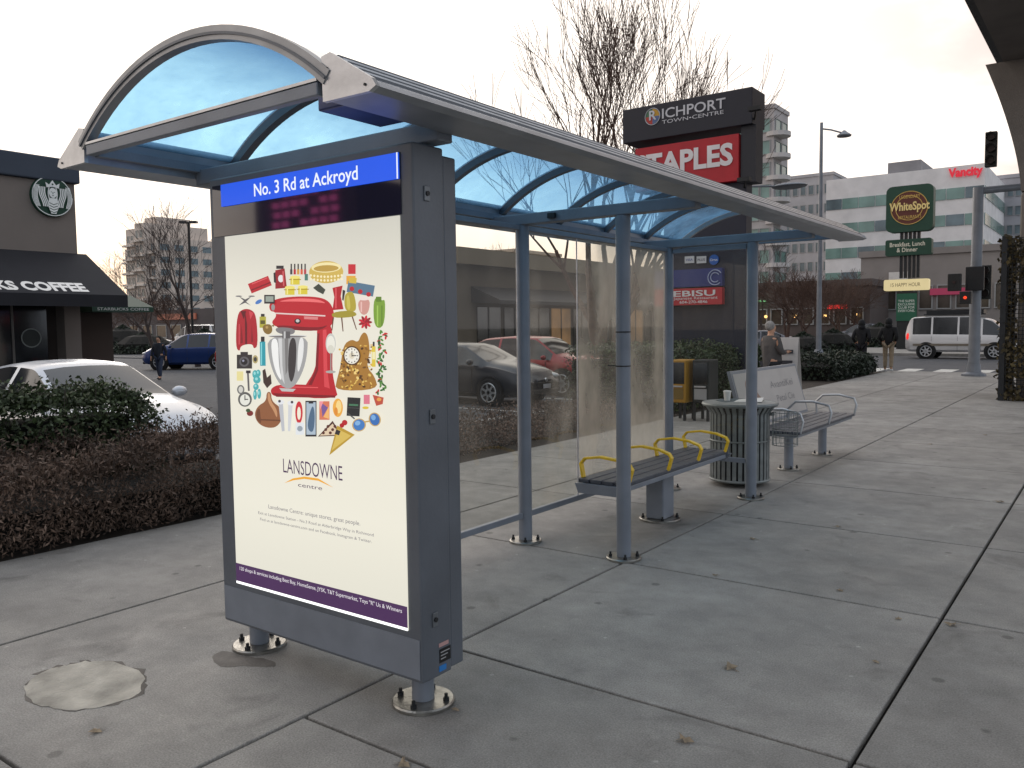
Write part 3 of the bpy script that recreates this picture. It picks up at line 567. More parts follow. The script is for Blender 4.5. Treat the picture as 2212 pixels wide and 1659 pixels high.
# ------------------------------------------------------------------ bins
bin_m = mat('bin_metal', C(122, 127, 126), .5, .2, .25, 10)
tb = thing('litter_bin', 'round grey slatted steel litter bin behind the far shelter post', 'litter bin', (-3.10, 8.05, 0))
cx_, cy_ = -3.10, 8.05
for k in range(32):
    a = 2*math.pi*k/32; c, s_ = math.cos(a), math.sin(a)
    mb = MB(); r0 = .285
    mb.bar((cx_+c*r0, cy_+s_*r0, .05), (cx_+c*r0, cy_+s_*r0, .72), .038, .008, up=(c, s_, 0)); mb.bar((cx_+c*r0, cy_+s_*r0, .72), (cx_+c*(r0+.06), cy_+s_*(r0+.06), .80), .038, .008, up=(c, s_, 0))
    mb.build('slat', bin_m, tb)
MB().lathe([(.25, .04), (.262, .10), (.262, .76), (.25, .76), (.25, .12)], (cx_, cy_, 0), 28).build('liner', black, tb, smooth=40)
def ring(mb, r, z, t=.014): mb.tube([(cx_+r*math.cos(2*math.pi*k/36), cy_+r*math.sin(2*math.pi*k/36), z) for k in range(37)], t, 6, cap=False)
for r, z, t in ((.29, .06, .014), (.29, .45, .01), (.355, .81, .02)): mb = MB(); ring(mb, r, z, t); mb.build('hoop', bin_m, tb, smooth=40)
MB().lathe([(.34, .808), (.35, .825), (.24, .84), (.235, .81)], (cx_, cy_, 0), 30).build('lid', bin_m, tb, smooth=40)
cp = MB().lathe([(.028, 0), (.037, .085), (.040, .087), (.040, .094), (.032, .10)], (cx_-.10, cy_-.08, .842), 16, P(232, 230, 224)); prop(cp.build('paper_cup', None, smooth=40), 'white paper coffee cup standing on top of the litter bin', 'cup')
mb = MB(); mb.add([(cx_+.02, cy_-.22, .845), (cx_+.26, cy_-.1, .845), (cx_+.2, cy_+.12, .87), (cx_-.02, cy_+.02, .85)], [(0, 1, 2, 3)]); prop(mb.build('paper_sheet', P(222, 220, 214)), 'crumpled white paper lying on top of the litter bin', 'paper')
rb_ = thing('recycling_basket', 'small wire recycling basket hung on side of the litter bin', 'basket', (-2.68, 8.08, .42))
mb = MB(); bx_, by_ = -2.66, 8.10
for z in (.42, .5, .58, .66, .74): mb.tube([(bx_+.12*math.cos(t), by_+.12*math.sin(t), z) for t in [2*math.pi*k/20 for k in range(21)]], .004, 5, cap=False)
for k in range(16): t = 2*math.pi*k/16; mb.tube([(bx_+.12*math.cos(t), by_+.12*math.sin(t), .42), (bx_+.12*math.cos(t), by_+.12*math.sin(t), .74)], .0025, 4)
mb.build('wire_cage', bin_m, rb_); MB().box(bx_-.2, bx_-.11, by_-.02, by_+.02, .70, .73).build('hanger', bin_m, rb_)

# ------------------------------------------------------------------ newspaper boxes
def newsbox(x, y, c, label, hw=.15):
    t = thing('newspaper_box', label, 'newspaper box', (x, y, 0)); m = P(*c)
    MB().box(x-hw, x+hw, y-.2, y+.2, .30, 1.02).build('cabinet', m, t, bevel=.02)
    MB().box(x-hw+.025, x+hw-.025, y-.2075, y-.201, .62, .98).build('window', carglass, t)
    MB().box(x-hw+.04, x+hw-.04, y-.2075, y-.201, .36, .54).build('card', P(120, 96, 40) if c[0] > 100 else P(150, 150, 150), t)
    for dx in (-hw+.03, hw-.03):
        for dy in (-.17, .17): MB().box(x+dx-.02, x+dx+.02, y+dy-.02, y+dy+.02, 0, .298).build('leg', dark, t)
    MB().box(x-hw+.05, x+hw-.05, y-.235, y-.209, .565, .59).build('handle', alu, t)
p = onZ(1474, 906); newsbox(p.x, p.y, (166, 122, 30), 'yellow newspaper box standing at the hedge, seen through shelter glass')
newsbox(p.x+.37, p.y+.1, (22, 28, 28), 'dark green newspaper box to the right of the yellow one')

# ------------------------------------------------------------------ vegetation
def leaves(name, fn, N, size, m, parent, asp=.55, up=0.):
    P0 = np.array([fn() for _ in range(N)]); d = np.random.normal(size=(N, 3)); d[:, 2] += up; d /= np.linalg.norm(d, axis=1)[:, None]
    e = np.random.normal(size=(N, 3)); e -= d*np.sum(d*e, 1)[:, None]; e /= np.linalg.norm(e, axis=1)[:, None]
    s_ = size*np.random.uniform(.6, 1.35, (N, 1)); d = d*s_; e = e*s_*asp
    V = np.stack([P0-d, P0+e, P0+d, P0-e], 1).reshape(-1, 3)-np.array(ORG[parent.name])
    me = bpy.data.meshes.new(name); me.from_pydata(V.tolist(), [], np.arange(4*N).reshape(-1, 4).tolist()); me.materials.append(m)
    o = bpy.data.objects.new(name, me); col.objects.link(o); o.parent = parent; ORG[o.name] = ORG[parent.name]; return o
def hsh(x, y): return .5+.25*math.sin(2.1*x+1.3*y)+.25*math.sin(5.3*y-2.7*x+1)
def hsh2(x, y): return .5+.2*math.sin(4.1*x+2.3*y)+.2*math.sin(7.3*y-5.7*x+1)+.12*math.sin(13*x+3*y)
def hedge(x0, x1, y0, y1, h, N, size, m, label, lumpy=.12, asp=.55, up=0., twig=True, name='hedge', tw=22, tl=.10):
    t = thing(name, label, 'hedge' if name == 'hedge' else 'shrub', ((x0+x1)/2, (y0+y1)/2, 0))
    def hh_(x, y): return h*(1-lumpy+2*lumpy*(hsh(x*1.3, y*1.3)*.5+hsh2(x, y)*.5))
    def fn():
        x, y = random.uniform(x0, x1), random.uniform(y0, y1); hh = hh_(x, y)
        u = random.random()
        if u < .5: z = hh-abs(random.gauss(0, .06))+(random.random()**8)*.16
        elif u < .85: x = x1+random.gauss(0, .06)-.10*(1-hsh2(y*1.3, 3)); z = random.uniform(.02, hh)
        else: y = random.choice((y0, y1))+random.gauss(0, .06); z = random.uniform(.02, hh)
        q = max(0, (z-hh+.25)/.25); x = x-(q*q*.16 if x > x1-.2 else 0); y = y-(q*q*.12 if y > y1-.15 else 0)
        return (x, y, z)
    leaves('foliage', fn, N, size, m, t, asp, up)
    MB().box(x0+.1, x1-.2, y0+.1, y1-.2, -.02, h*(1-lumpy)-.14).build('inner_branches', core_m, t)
    if twig:
        mb = MB()
        for k in range(int((y1-y0)*tw)):
            x, y = random.uniform(x0, x1), random.uniform(y0, y1); hh = hh_(x, y)
            mb.tube([(x, y, hh-.15), (x+random.uniform(-.06, .06), y+random.uniform(-.06, .06), hh+random.uniform(.02, tl))], .0025, 3, cap=False)
        mb.build('twig', bark, t)
    return t
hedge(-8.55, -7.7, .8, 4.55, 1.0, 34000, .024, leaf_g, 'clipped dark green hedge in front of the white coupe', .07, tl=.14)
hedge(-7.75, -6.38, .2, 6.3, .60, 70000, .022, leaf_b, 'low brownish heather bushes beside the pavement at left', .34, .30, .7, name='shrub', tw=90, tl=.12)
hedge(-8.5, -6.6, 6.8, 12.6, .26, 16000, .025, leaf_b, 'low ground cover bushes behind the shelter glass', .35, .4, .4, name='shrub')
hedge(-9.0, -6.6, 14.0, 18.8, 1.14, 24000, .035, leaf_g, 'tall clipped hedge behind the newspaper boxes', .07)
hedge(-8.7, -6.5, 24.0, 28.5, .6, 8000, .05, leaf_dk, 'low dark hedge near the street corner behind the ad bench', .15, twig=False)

def grow(mb_t, mb_c, p, d, L, r, lev, maxl, spread, up, rnd, split=(2, 4), rmin=.0):
    n_ = 4 if lev < 2 else 3; pts = [p]; rs = [r]; q = Vector(p); dd = Vector(d)
    for i in range(n_):
        dd = (dd+Vector((rnd.gauss(0, .09), rnd.gauss(0, .09), rnd.gauss(0, .05)+up*.07))).normalized(); q = q+dd*(L/n_); pts.append(q.copy()); rs.append(max(rmin, r*(1-.42*(i+1)/n_)))
    (mb_t if lev <= 0 else mb_c).tube(pts, rs, 7 if lev == 0 else (5 if lev < 3 else 3), cap=False)
    if lev >= maxl: return
    k = rnd.randint(*split)
    for i in range(k):
        j = rnd.randint(2, n_) if lev > 0 else rnd.randint(max(1, n_-2), n_)
        if i == 0: j = n_
        az = rnd.uniform(0, 6.283); o = dd.orthogonal().normalized(); o = Matrix.Rotation(az, 3, dd) @ o
        sp = spread*rnd.uniform(.55, 1.25)*(.45 if i == 0 else 1)
        nd = (dd*math.cos(sp)+o*math.sin(sp)+Vector((0, 0, up*.18))).normalized()
        grow(mb_t, mb_c, pts[j], nd, L*rnd.uniform(.66, .88), rs[j]*rnd.uniform(.6, .8), lev+1, maxl, spread, up, rnd, split, rmin)
def tree(label, loc, H, r, seed, maxl=5, spread=.55, up=1., m=bark, split=(3, 4), trunk=.25, group=None, nstem=1, rmin=0., tilt=.16):
    t = thing('bare_tree', label, 'tree', loc, group=group, world=False); a, b = MB(), MB(); rnd = random.Random(seed)
    for k in range(nstem):
        a_ = YAW+(0 if k == 0 else math.pi if k == 1 else 1.2); d = Vector((math.cos(a_)*tilt, math.sin(a_)*tilt, 1)).normalized() if nstem > 1 else Vector((0, 0, 1))
        grow(a, b, Vector((0, 0, -.1)), d, H*trunk, r*(1 if nstem == 1 else .75), 0, maxl, spread, up, rnd, split, rmin)
    a.build('trunk', m, t, smooth=60); b.build('crown', m, t); return t
bt = atD(1300, 700, 25)
tree('tall bare tree with upswept branches rising above the shelter roof', (bt.x, bt.y, -.05), 15.0, .26, 21, 5, .47, .7, bark_w, (3, 4), .24, nstem=3, rmin=.0075, tilt=.26)
td = tree('bare tree standing in the car park left of the ad cabinet', (*atD(425, 700, 42).xy, -.2), 9.5, .16, 5, 5, .6, .6, bark, (3, 4), .26, rmin=.008)
te = tree('bare tree behind the traffic junction, right of the pylon sign', (*atD(1700, 700, 48).xy, 0), 7.4, .15, 9, 5, .75, .45, bark_w, (3, 5), .22, rmin=.008)
i_ = 0
for px, D, src, s_, lab in ((330, 60, td, 1.0, 'bare tree standing before the pale tower at left'), (375, 75, te, 1.1, 'bare tree right of the pale tower at left'), (455, 70, td, .9, 'bare tree half hidden by the ad cabinet edge'),
        (285, 85, te, 1.0, 'small bare tree beside the cafe awning'), (1655, 60, td, .95, 'bare tree just right of the shelter end'), (1745, 44, te, .85, 'bare tree left of the tall street lamp'), (1850, 62, te, 1.05, 'bare tree between street lamp and green restaurant sign'),
        (1885, 75, td, .8, 'bare tree close behind the green restaurant sign'), (1230, 48, te, .9, 'bare tree seen through the middle shelter glass'), (1080, 60, td, .9, 'bare tree seen through the near shelter glass'), (2060, 70, te, .8, 'bare tree behind the white van'), (1810, 55, te, .9, 'bare tree just right of the tall street lamp'), (240, 95, te, 1.0, 'faint bare tree at far end of the car park')):
    i_ += 1; q = atD(px, 700, D); dup(src, (q.x, q.y, 0), i_*1.3, s_, lab)
def evergreen(label, x, y, h, r, N, size=.05):
    t = thing('evergreen_shrub', label, 'shrub', (x, y, -.1))
    def fn():
        z = random.random()**1.3*h; rr = r*(1-(z/h)**1.8)*math.sqrt(random.uniform(.6, 1)); a = random.uniform(0, 6.28); return (x+rr*math.cos(a), y+rr*math.sin(a), z-.05)
    leaves('foliage', fn, N, size, leaf_dk, t, .5); MB().tube([(x, y, -.1), (x, y, h*.9)], [.08, .02], 6).build('trunk', bark, t)
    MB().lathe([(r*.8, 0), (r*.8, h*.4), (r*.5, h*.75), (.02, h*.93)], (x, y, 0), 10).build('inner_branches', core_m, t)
q = atD(203, 700, 30); evergreen('clipped conical evergreen beside the cafe', q.x, q.y, 1.85, .42, 5000, .06)
for px, D, h, r, lab in ((265, 70, 2.2, 2.4, 'round evergreen bush beyond the car park, near the cafe awning'), (440, 62, 1.8, 2.2, 'round evergreen bush beyond the blue car'), (310, 66, 1.6, 2.6, 'wide evergreen bush beyond the walking person'), (1800, 46, 1.3, 1.6, 'dark bush at foot of the tall street lamp'), (1735, 40, 1.2, 1.5, 'dark bush behind the standing person'), (1900, 56, 1.6, 2.2, 'dark bush under the green restaurant sign')):
    q = atD(px, 700, D); evergreen(lab, q.x, q.y, h, r, 3500, .12)

# ------------------------------------------------------------------ buildings
def wins(b, face, c, a0, a1, z0, z1, nx, nz, fx, fz, m, depth=.08, name='window', fr=None):
    cw = (a1-a0)/nx; ch = (z1-z0)/nz; o0 = None; fr = fr or P(150, 150, 148)
    for j in range(nz):
        for i in range(nx):
            if o0 is None:
                mb = MB(); wa = cw*fx; wz = ch*fz; s_ = a0+(cw-wa)/2; zz = z0+(ch-wz)/2; fw = min(.07*cw, .09)
                def bx(p0, p1, q0, q1, d0, d1, mm):
                    if face == 'S': mb.box(p0, p1, c-d1, c-d0, q0, q1, mm)
                    else: mb.box(c+d0, c+d1, p0, p1, q0, q1, mm)
                bx(s_+fw, s_+wa-fw, zz+fw, zz+wz-fw, .002, depth*.3, m)
                bx(s_, s_+fw, zz, zz+wz, .002, depth, fr); bx(s_+wa-fw, s_+wa, zz, zz+wz, .002, depth, fr)
                bx(s_+fw, s_+wa-fw, zz, zz+fw, .002, depth, fr); bx(s_+fw, s_+wa-fw, zz+wz-fw, zz+wz, .002, depth, fr)
                o0 = mb.build(name, None, b)
            else:
                o = o0.copy(); col.objects.link(o); o.parent = b
                o.location = (i*cw, 0, j*ch) if face == 'S' else (0, i*cw, j*ch)
def wallm(n_, r, g_, b_): return mat(n_, C(r, g_, b_), .85, 0, .1, .6, .15, bscale=8)
XC = -24.3; YC1 = onX(165, 500, XC).y; zt = onX(160, 348, XC).z
cf = thing('cafe_building', 'taupe cafe building with round green logo and long black awning', 'building', (XC-5, YC1-5, -.2))
cw_ = wallm('cafe_wall', 124, 115, 108)
MB().box(XC-14, XC, YC1-12, YC1, 2.9, zt-.66).build('upper_wall', cw_, cf)
MB().box(XC-14.1, XC+.12, YC1-12, YC1+.12, zt-.65, zt).build('cornice', wallm('cafe_cornice', 66, 74, 86), cf, bevel=.04)
MB().box(XC-14, XC-.5, YC1-12, YC1-.35, -.2, 2.895).build('lower_wall', wallm('cafe_lower', 66, 58, 54), cf)
MB().box(XC-.5, XC, YC1-.45, YC1, -.2, 2.895).build('corner_pier', cw_, cf)
for k in range(4):
    y0 = YC1-.6-(k+1)*1.9
    wd = MB().box(XC-.49, XC-.42, y0, y0+1.75, .4, 2.6).build('window', carglass, cf)
    MB().box(XC-.44, XC-.38, y0-.08, y0, .0, 2.7).box(XC-.44, XC-.38, y0+.8, y0+.86, .4, 2.6).build('frame', P(110, 106, 102), wd)
wl_ = onX(68, 730, XC-.4); MB().tube([(XC-.415, wl_.y, wl_.z), (XC-.405, wl_.y, wl_.z)], .27, 24).build('window_decal', P(150, 156, 152), cf)
MB().tube([(XC-.404, wl_.y, wl_.z), (XC-.400, wl_.y, wl_.z)], .24, 24).build('window_decal', P(50, 56, 54), cf)
aw = MB().prism([(XC, 3.85), (XC, 2.4), (XC+.05, 2.35), (XC+2.15, 2.28), (XC+2.15, 2.60)], 'y', YC1-12, YC1+.25).build('awning', mat('awning_fabric', C(28, 28, 34), .8, 0, .15, 2), cf)
def aw_z(x): return 3.85+(x-XC)/2.15*(2.60-3.85)
v, f = tmesh('STARBUCKS COFFEE', .045); x0 = min(a[0] for a in v); x1 = max(a[0] for a in v); y1_ = onX(190, 640, XC+1.95).y; Wd = 4.25
sx = Vector((-2.15, 0, 1.25)).normalized(); nm = Vector((1.25, 0, 2.15)).normalized()
bs = Vector((XC+2.02, 0, aw_z(XC+2.02)))+nm*.015
vs = []
for a in v: t = (a[0]-x0)/(x1-x0); hgt = a[1]/.7*.44; q = bs+sx*hgt; vs.append((q.x, y1_-Wd+t*Wd, q.z))
MB().add(vs, f, E(212, 212, 214, .85)).build('awning_text', None, aw)
lc = onX(109, 425, XC); LG = .56; gr = P(16, 62, 44); wh = P(240, 242, 238)
lo = MB().tube([(XC+.002, lc.y, lc.z), (XC+.10, lc.y, lc.z)], LG, 40, gr).build('round_logo', None, cf, smooth=40)
mb = MB(); k_ = [0]
def lp(pts, m):
    k_[0] += 1; xx = XC+.104+.0008*k_[0]; vs = [(xx, lc.y+a*LG, lc.z+b*LG) for a, b in pts]
    ar = sum(pts[i][0]*pts[(i+1) % len(pts)][1]-pts[(i+1) % len(pts)][0]*pts[i][1] for i in range(len(pts))); idx = tuple(range(len(pts)))
    mb.add(vs, [idx if ar > 0 else idx[::-1]], m)
def ep(cx, cy, rx, ry, n_=20): return [(cx+rx*math.cos(6.2832*i/n_), cy+ry*math.sin(6.2832*i/n_)) for i in range(n_)]
for i in range(40):
    a, b = 6.2832*i/40, 6.2832*(i+1)/40; lp([(.97*math.cos(a), .97*math.sin(a)), (.97*math.cos(b), .97*math.sin(b)), (.93*math.cos(b), .93*math.sin(b)), (.93*math.cos(a), .93*math.sin(a))], wh)
for s_ in (-1, 1):
    for j in range(5):
        x_ = .16+j*.085; pts = [(s_*(x_+.05*math.sin(t*5)+(.12*(1-t) if j else 0)), .42-.95*t) for t in [q/12 for q in range(13)]]
        lp([(p[0]-.028, p[1]) for p in pts]+[(p[0]+.028, p[1]) for p in pts][::-1], wh)
    for j in range(4):
        pts = [(s_*(.62+.12*math.sin(t*3)), -.55+t*1.05) for t in [q/10 for q in range(11)]]; o_ = j*.055
        lp([(p[0]+s_*(o_-.02), p[1]) for p in pts]+[(p[0]+s_*(o_+.016), p[1]) for p in pts][::-1], wh)
lp(ep(0, .16, .19, .25), wh); lp(ep(-.07, .2, .035, .016, 10), gr); lp(ep(.07, .2, .035, .016, 10), gr); lp(ep(0, .03, .05, .016, 10), gr); lp([(-.012, .2), (.012, .2), (.02, .1), (-.02, .1)], gr)
lp([(-.3, .40), (-.34, .66), (-.17, .55), (0, .78), (.17, .55), (.34, .66), (.3, .40), (0, .46)], wh); lp(ep(0, .58, .05, .05, 5), gr)
lp([(-.2, -.1), (.2, -.1), (.26, -.5), (.12, -.86), (-.12, -.86), (-.26, -.5)], wh)
for j in range(4): lp([(-.2, -.32-j*.13), (0, -.40-j*.13), (.2, -.32-j*.13), (.2, -.355-j*.13), (0, -.435-j*.13), (-.2, -.355-j*.13)], gr)
mb.build('logo_figure', None, lo)
MB().prism([(XC-1.2, 2.75), (XC-1.2, 2.2), (XC+.1, 2.2), (XC+.1, 2.35)], 'y', YC1+.3, YC1+2.2, P(24, 60, 44)).build('side_awning', None, cf)
mb = MB(); text_into(mb, 'STARBUCKS COFFEE', 'X', XC+.105, (0, YC1+.45, 2.24), 1.6, .08, P(214, 214, 210)); mb.build('side_awning_text', None, cf)
MB().box(XC-6, XC-1.25, YC1+.13, YC1+1.6, -.2, 2.6).build('side_wing', wallm('cafe_wing', 74, 62, 56), cf)

q0 = atD(268, 500, 160); q1 = atD(462, 500, 160); zt = atD(320, 490, 160).z
tw = thing('apartment_tower', 'pale stepped apartment tower far behind the cafe car park', 'building', (q0.x, q0.y, 0))
wl = wallm('tower_wall', 206, 192, 180); x0, y0 = q0.x, q0.y; wid = (q1-q0).length  # wall tone lightened, distance haze is put into the colour
steps = [(0, .16, .80), (.16, .34, .96), (.34, .52, 1.0), (.52, .62, .88)]
for a, b, hf in steps:
    xa, xb = x0+wid*a*1.0, x0+wid*b*1.0; zz = zt*hf; yo = -1.2 if .1 < a < .5 else 0
    MB().box(xa+.01, xb-.01, y0+yo, y0+12, 0, zz).build('wall', wl, tw); wins(tw, 'S', y0+yo, xa+.2, xb-.2, 2, zz-.6, 2, 7, .78, .55, bglass, fr=P(200, 192, 184))
    for k in range(7): z = 2+k*(zz-2.6)/7; MB().box(xa-.2, xb+.2, y0+yo-.7, y0+yo-.02, z-.1, z+.25).build('balcony', P(210, 200, 190), tw)
wins(tw, 'E', x0+wid*.62, y0+.3, y0+12, 2, zt*.88-.6, 4, 7, .7, .55, bglass, fr=P(200, 192, 184))
MB().box(x0+wid*.22, x0+wid*.46, y0+2, y0+9, zt+.1, zt+1.5).build('roof_block', wl, tw)

def block(label, pxl, pxr, pyt, Y, depth, wall, nx, nz, fx=.75, fz=.5, gm=bglass, ex=3, name='office_building'):
    a = onY(pxl, pyt, Y); b = onY(pxr, pyt, Y); z = onY((pxl+pxr)/2, pyt, Y).z
    t = thing(name, label, 'building', (a.x, Y, 0)); MB().box(a.x, b.x, Y, Y+depth, -.2, z).build('wall', wall, t)
    wins(t, 'S', Y, a.x+.3, b.x-.3, z*.12, z-.6, nx, nz, fx, fz, gm, .12)
    if ex: wins(t, 'E', b.x, Y+.3, Y+depth-.3, z*.12, z-.6, ex, nz, fx, fz, gm, .12)
    MB().box(a.x-.15, b.x+.15, Y-.15, Y+depth+.15, z+.002, z+.5).build('parapet', wall, t)
    return t, a.x, b.x, z
vw = wallm('white_panel', 226, 222, 220)
a = onY(1785, 388, 115); b = onY(2128, 352, 115); zv = b.z
vt = thing('office_building', 'white bank office block with long rows of windows and red name on top', 'building', (a.x, 115, 0))
MB().box(a.x, b.x, 115, 140, -.2, zv).build('wall', vw, vt)
for j in range(5):
    z1 = zv-2.6-j*3.2
    for k in range(9):
        wv = (b.x-a.x)/9; MB().box(a.x+k*wv+.05, a.x+(k+1)*wv-.05, 114.9, 114.998, z1-1.35, z1).build('window', bglass_g if (k+j) % 4 else bglass, vt)
    for k in range(4): MB().box(b.x+.002, b.x+.1, 115.5+k*6, 121.2+k*6, z1-1.35, z1).build('window', bglass_g, vt)
MB().box(a.x+6.5, a.x+10.5, 120, 130, zv+.002, zv+2.2).build('roof_block', wallm('grey_panel', 130, 128, 130), vt)
mb = MB(); text_px(mb, 'Vancity', 'Y', 114.8, (2048, 383), (2123, 380), 18, E(206, 24, 48, 1.), .045); mb.build('name_text', None, vt)
t_, xa, xb, zz = block('slim glass apartment tower with bay windows behind the pylon sign', 1590, 1672, 240, 98, 5, wallm('bay_wall', 176, 170, 168), 3, 9, .92, .66, bglass_g, 2, name='apartment_tower')
for k in range(9):
    z = zz*.12+k*(zz*.88-.6)/9; MB().lathe([(1.55, z), (1.55, z+.5)], (xb, 99.2, 0), 16).build('balcony', wallm('bay_wall2', 196, 190, 186), t_)
block('grey apartment block between pylon sign and white bank office', 1690, 1800, 383, 150, 20, wallm('grey_wall2', 170, 168, 170), 6, 7, .7, .5, bglass, 0, name='apartment_block')
block('grey balconied apartment block right of the white bank office', 2120, 2215, 386, 135, 20, wallm('grey_wall3', 166, 164, 168), 5, 7, .8, .5, bglass, 0, name='apartment_block')
dimwin = mat('dim_shop_window', C(74, 66, 58), .15, 0, .5, .6, spec=.6)
t_, xa, xb, zz = block('low pale shop building behind the green restaurant sign', 1860, 2200, 548, 72, 12, wallm('shop_wall', 136, 130, 126), 8, 1, .8, .35, dimwin, 0, name='shop_building')
MB().box(xa+5.2, xa+9, 71.7, 71.88, 3.7, 4.2).build('fascia_sign', E(176, 50, 90, .5), t_); MB().box(xa+2.2, xa+3.6, 71.7, 71.88, 4.2, 5.6).build('fascia_sign', P(210, 206, 200), t_)
t_, xa, xb, zz = block('low dark shop row with lit green and red signs beyond the junction', 1560, 1880, 622, 66, 10, wallm('dark_shop', 92, 82, 78), 9, 1, .8, .4, dimwin, 0, name='shop_building')
MB().box(xb-3.0, xb-1.6, 65.7, 65.88, 2.7, 3.0).build('fascia_sign', E(230, 46, 40, .9), t_); MB().lathe([(.4, 0), (.4, .1)], (xa+3.4, 65.6, 3.4), 12).build('fascia_sign', E(140, 220, 150, .9), t_)
for k in range(5): MB().tube([(xa+1.5+k*2.3, 65.7, 2.2), (xa+1.5+k*2.3, 65.6, 2.2)], .12, 8).build('shop_lamp', E(255, 200, 120, 2.), t_)
XS = -23; ya = onX(985, 600, XS).y; yb = onX(1470, 600, XS).y
ml = thing('shop_building', 'brown single storey shopping building seen through the shelter glass', 'building', (XS-5, (ya+yb)/2, -.2))
MB().box(XS-12, XS, ya, yb, -.2, 4.3).build('wall', wallm('mall_wall', 84, 74, 60), ml); MB().box(XS-12.1, XS+.4, ya-.3, yb+.3, 4.302, 5.0).build('parapet', wallm('mall_trim', 112, 100, 80), ml)
MB().prism([(XS+.002, 3.4), (XS+.002, 2.7), (XS+1.6, 2.6), (XS+1.6, 2.75)], 'y', ya+1, yb-1, P(40, 38, 36)).build('canopy', None, ml)
for k in range(10):
    s_ = ya+1.2+k*(yb-ya-2.4)/10; wd = MB().box(XS+.002, XS+.06, s_+.15, s_+(yb-ya-2.4)/10-.15, .3, 2.5).build('window', carglass if k not in (3, 7) else warmwin, ml)
    MB().box(XS+.062, XS+.09, s_+.9, s_+.96, .3, 2.5).build('frame', dark, wd)
block('pale apartment block far away, seen through shelter glass', 1000, 1110, 548, 110, 14, wallm('far_pale', 200, 180, 160), 6, 5, .7, .5, bglass, 0, name='apartment_block')
q = atD(235, 690, 110); lb = thing('shop_building', 'low dark building on far side of the car park at left', 'building', (q.x, q.y, 0))
MB().box(q.x-6, q.x+34, q.y, q.y+10, -.2, 4.2).build('wall', wallm('dark_left', 84, 78, 78), lb); wins(lb, 'S', q.y, q.x-5, q.x+33, 0, 3.2, 12, 1, .7, .5, dimwin)
MB().box(q.x+12, q.x+20, q.y-.3, q.y-.1, 3.0, 3.7).build('fascia_sign', E(150, 84, 64, .6), lb)

# ------------------------------------------------------------------ signs
YS = 17.; sg = thing('pylon_sign', 'tall dark shopping centre pylon sign with red and black name boards', 'sign', (-7.9, YS, 0))
def sx_(px, py): return onY(px, py, YS)
def board(name, x0, x1, z0, z1, m, y0=YS, dep=.5): return MB().box(x0, x1, y0, y0+dep, z0, z1).build(name, m, sg, bevel=.01)
a, b = sx_(1345, 238), sx_(1625, 187); zb_ = sx_(1348, 310).z
tbk = board('name_board', a.x, b.x, zb_, (a.z+b.z)/2, P(28, 30, 42), YS, .75)
mb = MB(); wt = P(206, 206, 210)
text_px(mb, 'ICHPORT', 'Y', YS-.012, (1430, 256), (1567, 236), 21, wt, .012, .0); text_px(mb, 'TOWN•CENTRE', 'Y', YS-.012, (1430, 268), (1563, 249), 8, wt, .0)
text_px(mb, 'R', 'Y', YS-.03, (1402, 260), (1418, 258), 20, wt, .02)
cc = sx_(1410, 252)
for k, c in enumerate(((196, 150, 50), (70, 110, 80), (180, 60, 50), (90, 110, 150))):
    vs = [(cc.x, YS-.014-.0005*k, cc.z)]+[(cc.x+.165*math.cos(t), YS-.014-.0005*k, cc.z+.165*math.sin(t)) for t in [k*1.5708+j*.19635 for j in range(9)]]
    mb.add(vs, [tuple(range(10))], P(*c))
mb.tube([(cc.x+.18*math.cos(t), YS-.015, cc.z+.18*math.sin(t)) for t in [6.2832*k/24 for k in range(25)]], .008, 5, P(206, 206, 210), cap=False)
mb.build('name_text', None, tbk)
a, b = sx_(1370, 322), sx_(1594, 286); zlo = sx_(1594, 389).z
rbk = board('red_board', a.x, b.x, zlo, (a.z+b.z)/2, P(184, 32, 44), YS+.05, .5)
MB().box(b.x+.03, b.x+.35, YS+.1, YS+.5, zlo-.05, zb_-.002).build('side_column', P(36, 38, 46), sg)
mb = MB(); text_px(mb, 'STAPLES', 'Y', YS+.035, (1372, 381), (1583, 362), 42, P(232, 226, 226), .035)
mb.build('board_text', None, rbk)
x0 = sx_(1425, 600).x; x1 = sx_(1603, 600).x
MB().box(x0, x1, YS+.2, YS+.55, 0, zlo-.004).build('pillar', P(30, 34, 50), sg, bevel=.01)
a, b = sx_(1412, 590), sx_(1558, 580)
bl = MB().box(a.x, b.x, YS+.05, YS+.19, sx_(1480, 620).z, sx_(1480, 582).z).build('blue_board', P(44, 56, 120), sg)
mb = MB(); cc = sx_(1543, 599)
for r in (.16, .10): mb.tube([(cc.x+r*math.cos(t), YS+.04, cc.z+r*math.sin(t)) for t in [.6+4.9*k/16 for k in range(17)]], .012, 5, P(170, 180, 210), cap=False)
mb.build('board_emblem', None, bl)
rd = MB().box(a.x, b.x, YS+.05, YS+.19, sx_(1480, 659).z, sx_(1480, 623).z).build('red_restaurant_board', P(186, 36, 48), sg)
mb = MB(); text_px(mb, 'EBISU', 'Y', YS+.04, (1455, 641), (1545, 638), 12, P(226, 222, 222), .02); text_px(mb, 'Japanese Restaurant', 'Y', YS+.04, (1455, 648), (1550, 647), 6, P(226, 222, 222)); text_px(mb, '604-270-4846', 'Y', YS+.04, (1468, 656), (1528, 655), 6, P(226, 222, 222), .01); mb.build('board_text', None, rd)
